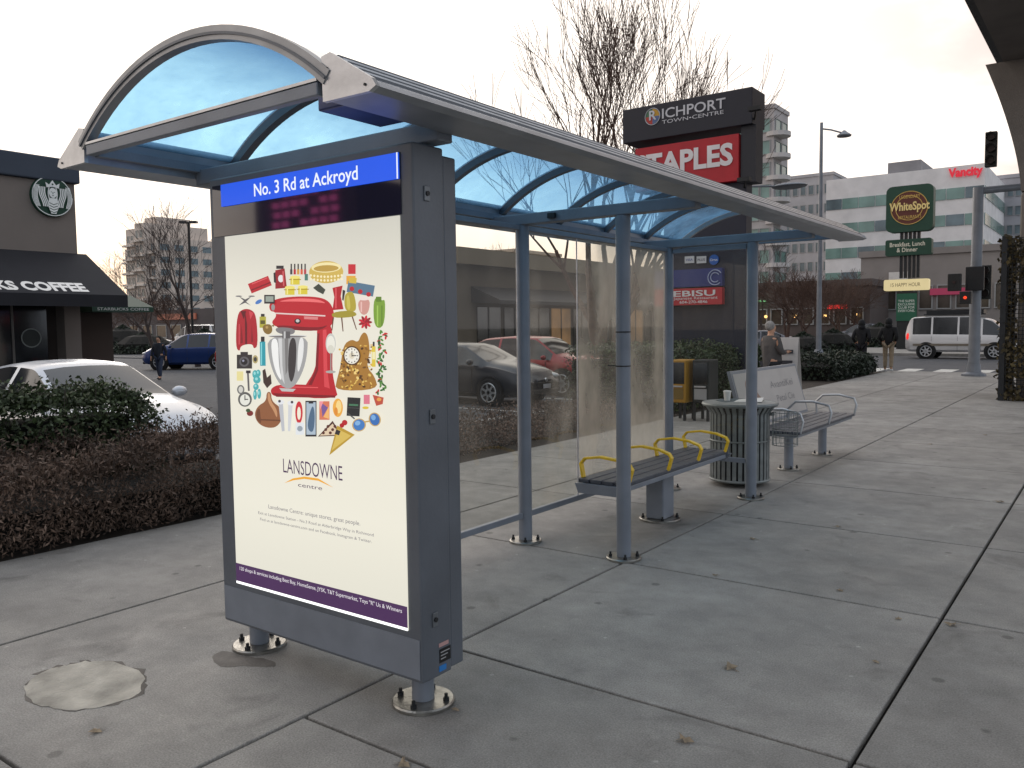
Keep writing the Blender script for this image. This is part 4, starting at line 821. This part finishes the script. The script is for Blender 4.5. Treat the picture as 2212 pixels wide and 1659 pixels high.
for px, c, s_ in ((1482, (40, 70, 140), 'VISA'), (1508, (36, 40, 70), 'PLUS'), (1535, (30, 90, 170), 'Cirrus')):
    mb = MB(); q = sx_(px, 560); mb.box(q.x-.11, q.x+.11, YS+.17, YS+.199, q.z-.075, q.z+.075, P(206, 208, 210)) if s_ != 'Cirrus' else mb.tube([(q.x, YS+.17, q.z), (q.x, YS+.199, q.z)], .11, 18, P(*c))
    text_into(mb, s_, 'Y', YS+.165, (q.x-.085, 0, q.z-.025), .17, .05, P(*c) if s_ != 'Cirrus' else P(230, 232, 236), .01)
    mb.build('card_badge', None, sg)
for (u, v_) in ((1622, 255), (1600, 402)):
    q = sx_(u, v_); MB().tube([(q.x, YS+.2, q.z), (q.x+.3, YS-.5, q.z+.05), (q.x+.32, YS-.6, q.z+.02)], .02, 6).box(q.x+.2, q.x+.45, YS-.72, YS-.58, q.z-.03, q.z+.05).build('sign_lamp', dark, sg)
ws_c = atD(1965, 700, 50); YW = ws_c.y
ws = thing('restaurant_sign', 'green rounded restaurant sign on slatted dark post with lit yellow message board', 'sign', (ws_c.x, YW, 0))
def wq(px, py): return onY(px, py, YW)
def rrect(x0, x1, z0, z1, r, n_=5):
    pts = []
    for cx, cz, a0 in ((x1-r, z1-r, 0), (x0+r, z1-r, 90), (x0+r, z0+r, 180), (x1-r, z0+r, 270)):
        for k in range(n_+1): t = R(a0+90*k/n_); pts.append((cx+r*math.cos(t), cz+r*math.sin(t)))
    return pts
GRN = P(24, 66, 48); GLD = P(206, 170, 90)
x0, x1, z1, z0 = wq(1914, 450).x, wq(2016, 450).x, wq(1965, 400).z, wq(1965, 500).z
mbd = MB().prism(rrect(x0, x1, z0, z1, .35), 'y', YW, YW+.7).build('main_board', GRN, ws, smooth=30)
mb = MB(); cc = wq(1964, 449)
for r0 in (1.0, .74):
    mb.tube([(cc.x+r0*math.cos(t), YW-.02, cc.z+r0*.97*math.sin(t)) for t in [6.2832*k/32 for k in range(33)]], .025, 5, GLD, cap=False)
mb.tube([(cc.x, YW-.004, cc.z), (cc.x, YW-.012, cc.z)], .97, 30, P(96, 44, 32))
mb.build('board_ring', None, ws)
mb = MB(); text_px(mb, 'WhiteSpot', 'Y', YW-.06, (1921, 457), (2008, 452), 17, P(240, 214, 140), .03); text_px(mb, 'LEGENDARY', 'Y', YW-.05, (1943, 430), (1988, 427), 7, GLD, .01); text_px(mb, 'RESTAURANTS', 'Y', YW-.05, (1940, 474), (1990, 471), 7, GLD, .01)
mb.build('board_text', None, mbd)
sb = MB().prism(rrect(x0+.0, x1-.05, wq(1965, 551).z, wq(1965, 516).z, .12), 'y', YW, YW+.6).build('meal_board', GRN, ws, smooth=30)
mb = MB(); text_px(mb, 'Breakfast, Lunch', 'Y', YW-.01, (1922, 534), (1998, 531), 9, P(224, 220, 200), .015); text_px(mb, '& Dinner', 'Y', YW-.01, (1937, 545), (1982, 543), 9, P(224, 220, 200), .015); mb.build('board_text', None, sb)
yb_ = MB().prism(rrect(wq(1909, 615).x, wq(2006, 615).x, wq(1960, 627).z, wq(1960, 603).z, .1), 'y', YW, YW+.5).build('message_board', E(226, 208, 156, .85), ws)
mb = MB(); text_px(mb, '15 HAPPY HOUR', 'Y', YW-.01, (1924, 620), (1988, 618), 8, P(90, 70, 50), .0); mb.build('board_text', None, yb_)
for k in range(5):
    xx = wq(1941+k*9.2, 600).x; MB().box(xx, xx+.16, YW+.2, YW+.45, wq(1965, 600).z+.002, z0).build('post_slat', dark, ws)
MB().box(wq(1938, 600).x, wq(1982, 600).x, YW+.1, YW+.5, 0, wq(1965, 629).z).build('pedestal', P(36, 38, 38), ws)
gb = MB().box(wq(1936, 650).x, wq(1980, 650).x, YW+.05, YW+.095, wq(1958, 693).z, wq(1958, 634).z).build('club_board', P(36, 96, 70), ws)
mb = MB()
for i, s_ in enumerate(('THE SUPER', 'EXCLUSIVE', 'CLUB FOR', 'EVERYONE.')): text_px(mb, s_, 'Y', YW+.04, (1940, 653+i*7), (1976, 653+i*7), 5, P(214, 222, 210), .01)
mb.build('board_text', None, gb)

# ------------------------------------------------------------------ lamps, signals
pole_m = mat('pole_metal', C(126, 130, 136), .5, .3, .12, 4)
q = atD(1768, 778, 35.5); x, y = q.x, q.y; zt = atD(1773, 265, 35.5).z
rt = Vector((math.cos(YAW), math.sin(YAW), 0))
sl_ = thing('street_lamp', 'tall grey street lamp with one round lamp head', 'street lamp', (x, y, 0))
MB().tube([(x, y, 0), (x, y, zt)], [.12, .065], 12).build('pole', pole_m, sl_, smooth=40); MB().lathe([(.3, 0), (.3, .1), (.16, .5)], (x, y, 0), 12).build('base', pole_m, sl_)
e = Vector((x, y, zt-.45))+rt*.95
MB().tube([(x, y, zt-.25), (x+rt.x*.4, y+rt.y*.4, zt-.3), e], .035, 8).build('arm', pole_m, sl_)
MB().lathe([(.05, .12), (.12, .05), (.30, -.08), (.28, -.13), (.02, -.15)], e, 16).build('lamp_head', pole_m, sl_, smooth=40)
q = atD(1705, 402, 26); c0 = Vector((q.x, q.y, q.z))-rt*1.55; t = thing('street_lamp', 'flat grey lamp head on arm showing above the shelter roof', 'street lamp', (c0.x, c0.y, 0))
MB().tube([(c0.x, c0.y, 0), (c0.x, c0.y, q.z+.02)], .06, 10).build('pole', pole_m, t); MB().tube([(c0.x, c0.y, q.z), q-rt*.35], .03, 6).build('arm', pole_m, t)
MB().ell((q.x, q.y, q.z), (.55, .4, .09), 16, 8).build('lamp_head', pole_m, t, smooth=60)
q = atD(407, 480, 45); t = thing('street_lamp', 'dark double headed car park lamp before the pale tower', 'street lamp', (q.x, q.y, 0))
MB().tube([(q.x, q.y, -.2), (q.x, q.y, q.z)], .07, 8).build('pole', dark, t)
for s_ in (-1, 1): MB().bar(q+rt*(.08*s_), q+rt*(.45*s_), .3, .11).build('lamp_head', dark, t)
def signal(px, py, D, h, lab, lit=None, w_=.34):
    q = atD(px, py, D); t = thing('traffic_signal', lab, 'traffic light', (q.x, q.y, q.z-h/2)); m = mat('signal_case', C(30, 30, 28), .5)
    MB().box(q.x-w_/2, q.x+w_/2, q.y-.1, q.y+.12, q.z-h/2, q.z+h/2).build('housing', m, t, bevel=.02)
    for k in range(3 if h > .7 else 1):
        z = q.z+(h/3 if h > .7 else 0)*(1-k); mm = P(50, 30, 26) if lit != k else E(255, 70, 30, 1.2)
        ln = MB().tube([(q.x, q.y-.101, z), (q.x, q.y-.12, z)], .10 if h > .7 else .045, 14).build('lens', mm, t)
        MB().tube([(q.x, q.y-.105, z+.03), (q.x, q.y-.25, z+.02)], .125, 12, cap=False).build('visor', m, ln) if h > .7 else None
    return t
q = atD(2103, 812, 24.6); x, y = q.x, q.y; zt = atD(2112, 405, 24.6).z
tp = thing('signal_pole', 'thick grey traffic signal pole with arm at the street corner', 'traffic signal pole', (x, y, 0))
MB().tube([(x, y, 0), (x, y, zt)], [.16, .14], 14).build('pole', pole_m, tp, smooth=40); MB().lathe([(.33, 0.001), (.33, .06), (.2, .12), (.18, .35)], (x, y, 0), 14).build('base', pole_m, tp)
MB().tube([(x, y, zt-.1), (x+rt.x*5.5, y+rt.y*5.5, zt+.35)], [.11, .07], 10).build('arm', pole_m, tp, smooth=40)
MB().box(x-.24, x+.24, y-.3, y-.17, 2.5, 3.2).build('control_box', black, tp, bevel=.02)
signal(2141, 323, 24.6, 1.0, 'black traffic signal hanging high beside the concrete guideway', w_=.30)
signal(2086, 643, 24, .36, 'small pedestrian signal with glowing red lamp left of the signal pole', 0, .3)
signal(2062, 610, 24.2, .5, 'dark side facing signal head mounted left of the signal pole')
signal(2128, 610, 24.8, 1.0, 'black traffic signal low on the right of the signal pole', None)

# ------------------------------------------------------------------ guideway
q = atD(2285, 862, 17); gx, gy = q.x, q.y
gw = thing('elevated_guideway', 'concrete elevated rail guideway with flared column at right edge', 'guideway', (gx, gy, 0))
zc0 = 4.2; zc1 = 6.75; N = 12; mb = MB(); vs = []; fs = []
for k in range(N+1):
    t = k/N; z = zc0+(zc1-zc0)*t; wx = .70+.66*(t**1.5); wy = .62+.2*t
    vs += [(gx-wx, gy-wy, z), (gx+wx, gy-wy, z), (gx+wx, gy+wy, z), (gx-wx, gy+wy, z)]
for k in range(N):
    for q_ in range(4): a, b = k*4+q_, k*4+(q_+1) % 4; fs.append((a, b, b+4, a+4))
fs += [(3, 2, 1, 0), tuple(N*4+i for i in range(4))]
mb.add(vs, fs); mb.build('column_head', conc_col, gw, smooth=30)
MB().box(gx-.70, gx+.70, gy-.62, gy+.62, 0, zc0-.003).build('column', conc_col, gw, bevel=.08)
MB().prism([(gx-1.05, 6.755), (gx+1.3, 6.755), (gx+1.6, 8.2), (gx+3.0, 8.6), (gx+3.0, 9.5), (-2.7, 9.5), (-2.7, 8.6), (gx-1.25, 8.2)], 'y', -12, 60, mat('guideway_beam', C(98, 92, 88), .85, 0, .25, .8)).build('beam', None, gw)
MB().box(gx-1.45, gx-1.27, 12, 40, 7.4, 7.55).build('conduit', dark, gw)
iv = thing('mesh_screen', 'dark wire mesh screen with climbing ivy wrapped around the guideway column', 'screen', (gx, gy, 0))
X0, X1, Y0, Y1, ZT = gx-.92, gx+.92, gy-.9, gy+.9, 3.25
mb = MB()
for k in range(28):
    u = k/27
    mb.bar((X0+(X1-X0)*u, Y0, 0), (X0+(X1-X0)*u, Y0, ZT), .012, .012); mb.bar((X0, Y0+(Y1-Y0)*u, 0), (X0, Y0+(Y1-Y0)*u, ZT), .012, .012)
for k in range(40): z = ZT*k/39; mb.bar((X0, Y0, z), (X1, Y0, z), .012, .012); mb.bar((X0, Y0, z), (X0, Y1, z), .012, .012)
mb.build('wire_mesh', dark, iv)
for x, y in ((X0, Y0), (X0, Y1), (X1, Y0)): MB().box(x-.05, x+.05, y-.05, y+.05, 0, ZT+.05).build('frame_post', dark, iv)
def ivf():
    while True:
        z = random.uniform(0, ZT+.05); s_ = random.random()
        if s_ < .5: x, y = X0+random.gauss(0, .05), random.uniform(Y0, Y1)
        else: x, y = random.uniform(X0, X1), Y0+random.gauss(0, .05)
        if hsh(x*2+y*2, z*2.5) > .5-.25*(z/ZT > .85) or z < .25: return (x, y, z)
leaves('ivy', ivf, 4500, .05, mat('ivy_leaf', C(76, 66, 40), .7, 0, .4, 2, island=.6), iv, .7)

# ------------------------------------------------------------------ vehicles
PROF = {
 'sedan': dict(L=[(-2.32, .42, .72, .78, .66, .50), (-2.22, .26, .84, .93, .80, .66), (-1.85, .22, .92, 1.03, .87, .72), (-1.55, .2, .94, 1.07, .89, .70), (-.85, .2, .95, 1.37, .90, .58), (-.3, .2, .95, 1.43, .90, .58), (.35, .2, .94, 1.40, .90, .58), (1.15, .2, .92, 1.0, .88, .72), (1.6, .2, .86, .93, .86, .70), (2.0, .22, .76, .83, .80, .62), (2.22, .26, .64, .70, .70, .5), (2.32, .38, .55, .58, .58, .4)], ws=(.40, 1.12), rw=(-1.50, -.88), side=(-1.25, 1.0), bp=[-.1], wx=1.36, wr=.32),
 'suv': dict(L=[(-2.3, .5, .95, 1.1, .72, .6), (-2.2, .3, 1.02, 1.2, .86, .7), (-2.0, .28, 1.05, 1.45, .92, .64), (-1.6, .26, 1.06, 1.62, .93, .62), (-.6, .25, 1.05, 1.68, .93, .62), (.3, .25, 1.03, 1.64, .93, .62), (1.1, .25, 1.0, 1.14, .92, .76), (1.8, .26, .95, 1.04, .9, .74), (2.15, .3, .82, .9, .82, .64), (2.28, .42, .68, .72, .68, .5)], ws=(.36, 1.06), rw=(-2.15, -1.95), side=(-1.9, .95), bp=[-.95, .05], wx=1.38, wr=.37),
 'van': dict(L=[(-2.35, .5, 1.1, 1.3, .8, .72), (-2.28, .36, 1.15, 1.75, .86, .72), (-2.1, .34, 1.16, 1.98, .88, .70), (-1.2, .33, 1.16, 2.02, .89, .70), (.6, .33, 1.14, 2.0, .89, .70), (1.25, .33, 1.12, 1.82, .88, .70), (1.95, .34, 1.08, 1.18, .86, .74), (2.25, .36, .9, .98, .8, .66), (2.35, .45, .7, .75, .7, .55)], ws=(1.28, 1.9), rw=(-2.33, -2.15), side=(-2.05, 1.7), bp=[-1.2, -.1, .85], wx=1.42, wr=.37)}
def car(kind, paint, label, loc, rz, name='parked_car', cat='car', group=None, sc=1., lights=None):
    P_ = PROF[kind]; t = thing(name, label, cat, loc, rz, group, world=False); t.scale = (sc, sc, sc)
    L = np.array(P_['L']); xs_ = np.linspace(L[0, 0], L[-1, 0], 60); G = np.array([[np.interp(x, L[:, 0], L[:, c]) for c in range(1, 6)] for x in xs_])
    for _ in range(2):
        G2 = G.copy(); G2[1:-1] = (G[:-2]+2*G[1:-1]+G[2:])/4; G = G2
    def sec(i):
        zb, zs, zt, wb, wt = G[i]; wt = min(wt, wb)
        return [(0, zb), (wb*.88, zb), (wb*.985, zb+.10), (wb, zb+(zs-zb)*.45), (wb*.985, zs-.07), (wb*.95, zs), (wt+.015, zt-.045), (wt-.05, zt-.008), (wt*.5, zt+.018), (0, zt+.025)]
    body, glass = MB(), MB(); allv = []
    for i in range(60): allv.append([(xs_[i], y, z) for y, z in sec(i)])
    m = len(allv[0])
    for i in range(59):
        xm = (xs_[i]+xs_[i+1])/2; zs, zt = G[i][1], G[i][2]
        for k in range(m-1):
            for s_ in (1, -1):
                q = [allv[i][k], allv[i+1][k], allv[i+1][k+1], allv[i][k+1]]; q = [(a, b*s_, c) for a, b, c in q]
                if s_ == -1: q = q[::-1]
                isg = (k == 5 and P_['side'][0] < xm < P_['side'][1] and zt-zs > .13 and not any(abs(xm-b) < .045 for b in P_['bp'])) or \
                      (k in (7, 8) and (P_['ws'][0] < xm < P_['ws'][1] or P_['rw'][0] < xm < P_['rw'][1]))
                (glass if isg else body).add(q[::-1], [(0, 1, 2, 3)])
    for i in (0, 59):
        q = [(a, b, c) for a, b, c in allv[i]]+[(a, -b, c) for a, b, c in allv[i][1:-1][::-1]]; body.add(q, [tuple(range(len(q)))])
    def weld(mb):
        d = {}; nv = []; mp_ = []
        for v in mb.v:
            k = (round(v[0], 4), round(v[1], 4), round(v[2], 4))
            if k not in d: d[k] = len(nv); nv.append(v)
            mp_.append(d[k])
        nf = []
        for f in mb.f:
            g_ = []
            for i in f:
                if mp_[i] not in g_: g_.append(mp_[i])
            if len(g_) > 2: nf.append(tuple(g_))
        mb.v = nv; mb.f = nf; mb.mi = [0]*len(nf)
    weld(body); weld(glass)
    body.build('body', paint, t, smooth=38); glass.build('window', carglass, t, smooth=38)
    W = float(np.max(G[:, 3]))
    for s_ in (1, -1):
        for x in (P_['wx'], -P_['wx']):
            r = P_['wr']
            MB().tube([(x, s_*(W-.10), r+.0), (x, s_*(W+.004), r+.0)], r*1.17, 26).build('wheel_arch', black, t)
            wh_ = MB().tube([(x, s_*(W-.16), r), (x, s_*(W-.0), r), (x, s_*(W+.022), r)], [r, r, r*.93], 26).build('wheel', rubber, t, smooth=40)
            mb = MB().tube([(x, s_*(W+.0225), r), (x, s_*(W+.028), r)], r*.30, 14)
            for k in range(7): a = 6.2832*k/7; mb.bar((x, s_*(W+.026), r), (x+math.cos(a)*r*.66, s_*(W+.026), r+math.sin(a)*r*.66), .05, .008, up=(0, 1, 0))
            mb.tube([(x+math.cos(6.2832*k/20)*r*.66, s_*(W+.024), r+math.sin(6.2832*k/20)*r*.66) for k in range(21)], .018, 5, cap=False)
            mb.build('rim', alu, wh_)
        zl = float(np.interp(2.12, xs_, G[:, 1])); wl_ = float(np.interp(2.12, xs_, G[:, 3]))
        MB().ell((2.08, s_*(wl_-.14), zl-.04), (.19, .17, .075), 12, 8).build('headlight', mat('headlight_glass', C(190, 196, 200), .1, .2, .15, 9), t, smooth=60)
        zr = float(np.interp(-2.22, xs_, G[:, 1])); wr_ = float(np.interp(-2.22, xs_, G[:, 3]))
        MB().ell((-2.24, s_*(wr_-.1), zr-.10), (.09, .12, .09 if kind == 'sedan' else .2), 12, 8).build('tail_light', mat('tail_red', C(150, 20, 20), .25) if lights != 'rear' else E(240, 40, 30, 1.2), t, smooth=60)
        xm_ = P_['ws'][1]-.25; zm = float(np.interp(xm_, xs_, G[:, 1])); wm = float(np.interp(xm_, xs_, G[:, 3]))
        MB().ell((xm_, s_*(wm+.09), zm+.08), (.07, .11, .07), 10, 6).build('mirror', paint, t, smooth=60)
        for bx in P_['bp']+[P_['ws'][0]+.45]: MB().bar((bx, s_*(W+.0005), .35), (bx, s_*(W-.012), zm-.03), .012, .006, up=(0, 1, 0)).build('door_seam', black, t)
    zf = float(np.interp(2.2, xs_, G[:, 1]))
    MB().box(2.22, 2.335, -.36, .36, zf-.20, zf-.09).build('grille', black, t, bevel=.02); MB().box(2.20, 2.345, -.5, .5, .28, .38).build('bumper_intake', black, t, bevel=.02)
    MB().box(2.346, 2.352, -.15, .15, .40, .50).build('number_plate', P(206, 206, 210), t); MB().box(-2.37, -2.355, -.15, .15, .62, .72).build('number_plate', P(206, 206, 210), t)
    if kind == 'sedan': MB().tube([(2.30, 0, zf-.05), (2.345, 0, zf-.055)], .045, 14).build('badge', alu, t)
    return t
paint = lambda n_, r, g_, b_: mat('car_'+n_, C(r, g_, b_), .22, .25, .04, 2, spec=.7)
car('sedan', paint('white', 206, 210, 216), 'white coupe parked behind the hedge at left, nose to the pavement', (-11.0, 5.3, -.2), 0)
car('van', paint('van', 206, 206, 206), 'white van parked mostly hidden behind the ad cabinet', (-14.3, 12.4, -.2), 0, name='parked_van', cat='van', sc=1.15)
car('sedan', paint('charcoal', 40, 44, 52), 'dark charcoal sedan seen through the near shelter glass', (-13.0, 15.8, -.2), 0)
car('suv', paint('red', 140, 26, 32), 'dark red car seen through the middle shelter glass', (-12.9, 18.8, -.2), 0, sc=.92)
q = onZ(425, 797, -.2); car('suv', paint('blue', 30, 56, 110), 'blue hatchback parked beyond the white coupe', (q.x, q.y, -.2), R(215), sc=1.)
q = onZ(2072, 776, -.14); wv = car('van', paint('white2', 206, 204, 202), 'white high van crossing the junction with roof rack', (q.x, q.y+.9, -.14), 0, name='van', cat='van', lights='rear', sc=1.0)
MB().box(-1.6, 1.0, -.6, .6, 2.07, 2.12).box(-1.5, .9, -.5, .5, 2.121, 2.3).build('roof_rack', dark, wv); MB().box(-2.0, 1.6, -.905, -.898, .62, .72).build('side_stripe', P(120, 110, 96), wv)
q = atD(1860, 745, 62); car('suv', paint('grey', 120, 122, 128), 'grey car waiting beyond the junction between the walkers', (q.x, q.y, -.14), R(180))
for px, D, c, lab in ((320, 75, (150, 150, 154), 'silver car far across the car park, left of the blue one'), (265, 82, (60, 60, 64), 'dark car far across the car park near the cafe'), (1640, 50, (110, 110, 116), 'grey car behind the shelter end post')):
    q = atD(px, 745, D); car('sedan', paint('p%d' % px, *c), lab, (q.x, q.y, -.2), R(200))
q = atD(430, 720, 88); car('van', paint('white3', 200, 200, 200), 'white delivery van far behind the blue hatchback', (q.x, q.y, -.2), R(190), name='parked_van', cat='van', sc=1.2)

# ------------------------------------------------------------------ people
def skinned(name, J, Ed, m, parent, sub=1):
    me = bpy.data.meshes.new(name); me.from_pydata([j[0] for j in J], Ed, []); o = bpy.data.objects.new(name, me); col.objects.link(o)
    sm = o.modifiers.new('skin', 'SKIN'); sm.use_smooth_shade = True
    for i, j in enumerate(J):
        d = me.skin_vertices[0].data[i]; r = j[1]; d.radius = (r, r) if not isinstance(r, tuple) else r; d.use_root = (i == 0)
    sb_ = o.modifiers.new('s', 'SUBSURF'); sb_.levels = sub; sb_.render_levels = sub
    dg = bpy.context.evaluated_depsgraph_get(); dg.update(); nm_ = bpy.data.meshes.new_from_object(o.evaluated_get(dg)); bpy.data.objects.remove(o); bpy.data.meshes.remove(me)
    nm_.materials.clear(); nm_.materials.append(m); nm_.polygons.foreach_set('use_smooth', [True]*len(nm_.polygons))
    o = bpy.data.objects.new(name, nm_); col.objects.link(o); o.parent = parent; ORG[o.name] = Vector(); return o
def person(label, loc, rz, jacket, trousers, hair, s_=.18, arms='swing', hood=False, H=1.7, long=False, shoes=(30, 30, 32), lean=0.):
    t = thing('person', label, 'person', loc, rz, world=False); k = H/1.72; t.scale = (k, k, k)
    J = []; Ed = []
    def v(p, r): J.append((p, r)); return len(J)-1
    def e(a, b): Ed.append((a, b))
    pel = v((0, 0, .93), (.13, .11)); sp = v((lean*.3, 0, 1.12), (.13, .10)); ch = v((lean*.7, 0, 1.32), (.155, .11)); nk = v((lean, 0, 1.475), .052); h0 = v((lean+.015, 0, 1.545), (.065, .075)); h1 = v((lean+.012, 0, 1.62), (.078, .09)); h2 = v((lean+.0, 0, 1.69), (.06, .07))
    for a, b in ((pel, sp), (sp, ch), (ch, nk), (nk, h0), (h0, h1), (h1, h2)): e(a, b)
    ns = v((lean+.115, 0, 1.595), .012); e(h1, ns)
    arm = {}
    for sd in (1, -1):
        shd = (lean*.8, sd*.185, 1.40)
        if arms == 'swing': el_ = (lean*.5-.06*sd, sd*.25, 1.14); wr = (lean*.5+.05-.10*sd, sd*.26, .90); dn = Vector((.1, 0, -1))
        elif arms == 'pocket': el_ = (-.09, sd*.27, 1.14); wr = (.08, sd*.20, .98); dn = Vector((.5, -sd*.3, -.8))
        else: el_ = (.04, sd*.25, 1.14); wr = (.25, sd*.15, 1.14); dn = Vector((1, -sd*.3, .1))
        arm[sd] = (shd, el_, wr); dn.normalize()
        a = v(shd, .055); b = v(el_, .042); c = v(wr, .028); pm = Vector(wr)+dn*.07; d = v(tuple(pm), (.022, .035)); e(ch, a); e(a, b); e(b, c); e(c, d)
        for f_ in range(4):
            f1 = pm+dn*(.05-.004*abs(f_-1.5))+Vector((.022*(1.5-f_), 0, 0)); f2 = f1+dn*(.035-.004*abs(f_-1.3))+Vector((0, -sd*.012, 0))
            a1 = v(tuple(f1), .0095); a2 = v(tuple(f2), .008); e(d, a1); e(a1, a2)
        th = v(tuple(Vector(wr)+dn*.05+Vector((.045, -sd*.015, -.02))), .010); e(c, th)
    leg = {}
    for sd in (1, -1):
        f_ = s_*sd; hp = (0, sd*.095, .88); kn = (f_*.5+.035, sd*.10, .49); an = (f_, sd*.10, .09 if f_ >= 0 else .11); to = (f_+.15, sd*.11, .04)
        leg[sd] = (hp, kn, an, to); a = v(hp, .085); b = v(kn, .058); c = v(an, .04); d = v(to, (.04, .028)); e(pel, a); e(a, b); e(b, c); e(c, d)
    skinned('body', J, Ed, skin_m, t)
    J = []; Ed = []; lo_ = .80 if not long else .62
    a0 = v((lean*.3, 0, 1.12), (.165, .135)); a1 = v((0, 0, .95), (.17, .145)); a2 = v((0, 0, lo_), (.175, .15)); a3 = v((lean*.7, 0, 1.33), (.19, .14)); a4 = v((lean*.9, 0, 1.46), (.085, .085)); e(a0, a1); e(a1, a2); e(a0, a3); e(a3, a4)
    for sd in (1, -1):
        q = arm[sd]; b0 = v(q[0], .078); b1 = v(q[1], .062); b2_ = v(tuple(Vector(q[1]).lerp(Vector(q[2]), .93)), .048); e(a3, b0); e(b0, b1); e(b1, b2_)
    skinned('jacket', J, Ed, mat('cloth_%d_%d_%d' % jacket, C(*jacket), .85, 0, .2, 9, .2), t)
    J = []; Ed = []; p0 = v((0, 0, .95), (.14, .12))
    for sd in (1, -1):
        q = leg[sd]; b0 = v(q[0], .100); b1 = v(q[1], .073); b2_ = v(tuple(Vector(q[1]).lerp(Vector(q[2]), .95)), .060); e(p0, b0); e(b0, b1); e(b1, b2_)
    skinned('trousers', J, Ed, mat('cloth_%d_%d_%d' % trousers, C(*trousers), .85, 0, .2, 9, .2), t)
    for sd in (1, -1):
        J = []; Ed = []; q = leg[sd]; a = v((q[2][0]-.04, q[2][1], q[2][2]-.04), (.05, .045)); b = v((q[3][0]+.02, q[3][1], .045), (.045, .038)); e(a, b); skinned('shoe', J, Ed, mat('shoe_%d_%d_%d' % shoes, C(*shoes), .6), t)
    if hood: MB().ell((lean-.015, 0, 1.62), (.125, .115, .145), 16, 12).ell((lean-.03, 0, 1.50), (.12, .12, .09), 14, 8).build('hood', mat('cloth_%d_%d_%d' % jacket), t, smooth=80)
    else: MB().ell((lean-.022, 0, 1.645), (.097, .088, .098), 16, 12).build('hair', mat('hair_%d_%d_%d' % hair, C(*hair), .8, 0, .3, 30, .4), t, smooth=80)
    return t
q = onZ(1860, 803); person('person in dark hooded coat and dark trousers walking away, left of the pair', (q.x, q.y, 0), R(95), (26, 26, 30), (30, 30, 36), (20, 18, 18), .14, 'pocket', True, 1.68, shoes=(190, 190, 190))
q = onZ(1918, 803); person('person in black coat and beige trousers walking away, right of the pair', (q.x, q.y, 0), R(92), (22, 22, 24), (150, 134, 112), (20, 18, 18), .05, 'pocket', True, 1.72, False, shoes=(200, 200, 198))
q = onZ(346, 820, -.2); person('person in dark open jacket walking through the car park', (q.x, q.y, -.2), R(-60), (38, 42, 52), (58, 68, 90), (26, 22, 20), .16, 'swing', False, 1.62)
q = atD(1664, 800, 15.2); person('grey haired person in grey coat standing behind the advertising bench', (q.x, q.y, 0), R(60), (84, 80, 78), (50, 50, 54), (150, 146, 142), .03, 'front', False, 1.64, True)
q = atD(1702, 800, 15.6); fs_ = thing('folding_sign', 'small white leaning notice board beside the grey haired person', 'sign', (q.x, q.y, 0), 0)
for s_ in (-1, 1):
    MB().add([(q.x-.22, q.y+.22*s_, 0), (q.x+.22, q.y+.22*s_, 0), (q.x+.2, q.y+.02*s_, 1.35), (q.x-.2, q.y+.02*s_, 1.35)], [(0, 1, 2, 3) if s_ < 0 else (3, 2, 1, 0)], P(196, 192, 188)).build('sign_face', None, fs_)
for k in range(5): MB().add([(q.x-.12, q.y-.205+.15*(k*.22)-.012, .25+k*.2), (q.x+.12, q.y-.205+.15*(k*.22)-.012, .25+k*.2), (q.x+.12, q.y-.195+.15*(k*.22)-.012, .32+k*.2), (q.x-.12, q.y-.195+.15*(k*.22)-.012, .32+k*.2)], [(0, 1, 2, 3)], P(60, 60, 66)).build('printed_block', None, fs_)

# ------------------------------------------------------------------ fallen leaves
lf = mat('dry_leaf', C(146, 130, 108), .8, 0, .3, 20)
mb = MB(); r = [1, .45, .85, .4, .95, .4, .85, .45, 1, .35]; n_ = len(r)
vs = [(0, 0, .010)]+[(.05*r[i]*math.cos(6.2832*i/n_), .05*r[i]*math.sin(6.2832*i/n_), .004+.012*(i % 3 == 0)) for i in range(n_)]
mb.add(vs, [(0, 1+i, 1+(i+1) % n_) for i in range(n_)]); mb.tube([(0, 0, .01), (-.06, -.03, .004)], .0015, 4)
l0 = mb.build('fallen_leaf', lf)
for i, (px, py) in enumerate(((1810, 1138), (1940, 1337), (2055, 1350), (1480, 1600), (1893, 1430), (1577, 1443), (2128, 940), (2160, 1085), (985, 1533), (1626, 1165), (1815, 1276), (2010, 960), (208, 1580), (1545, 1243), (872, 1652))):
    o = l0 if i == 0 else l0.copy()
    if i: col.objects.link(o)
    q = onZ(px, py, .002); o.location = (q.x, q.y, .002); o.rotation_euler = (0, 0, i*1.7); s_ = random.uniform(.45, .95); o.scale = (s_, s_, s_)
    prop(o, 'small dry brown leaf lying on the concrete pavement', 'leaf', 'dry leaves scattered on the pavement')
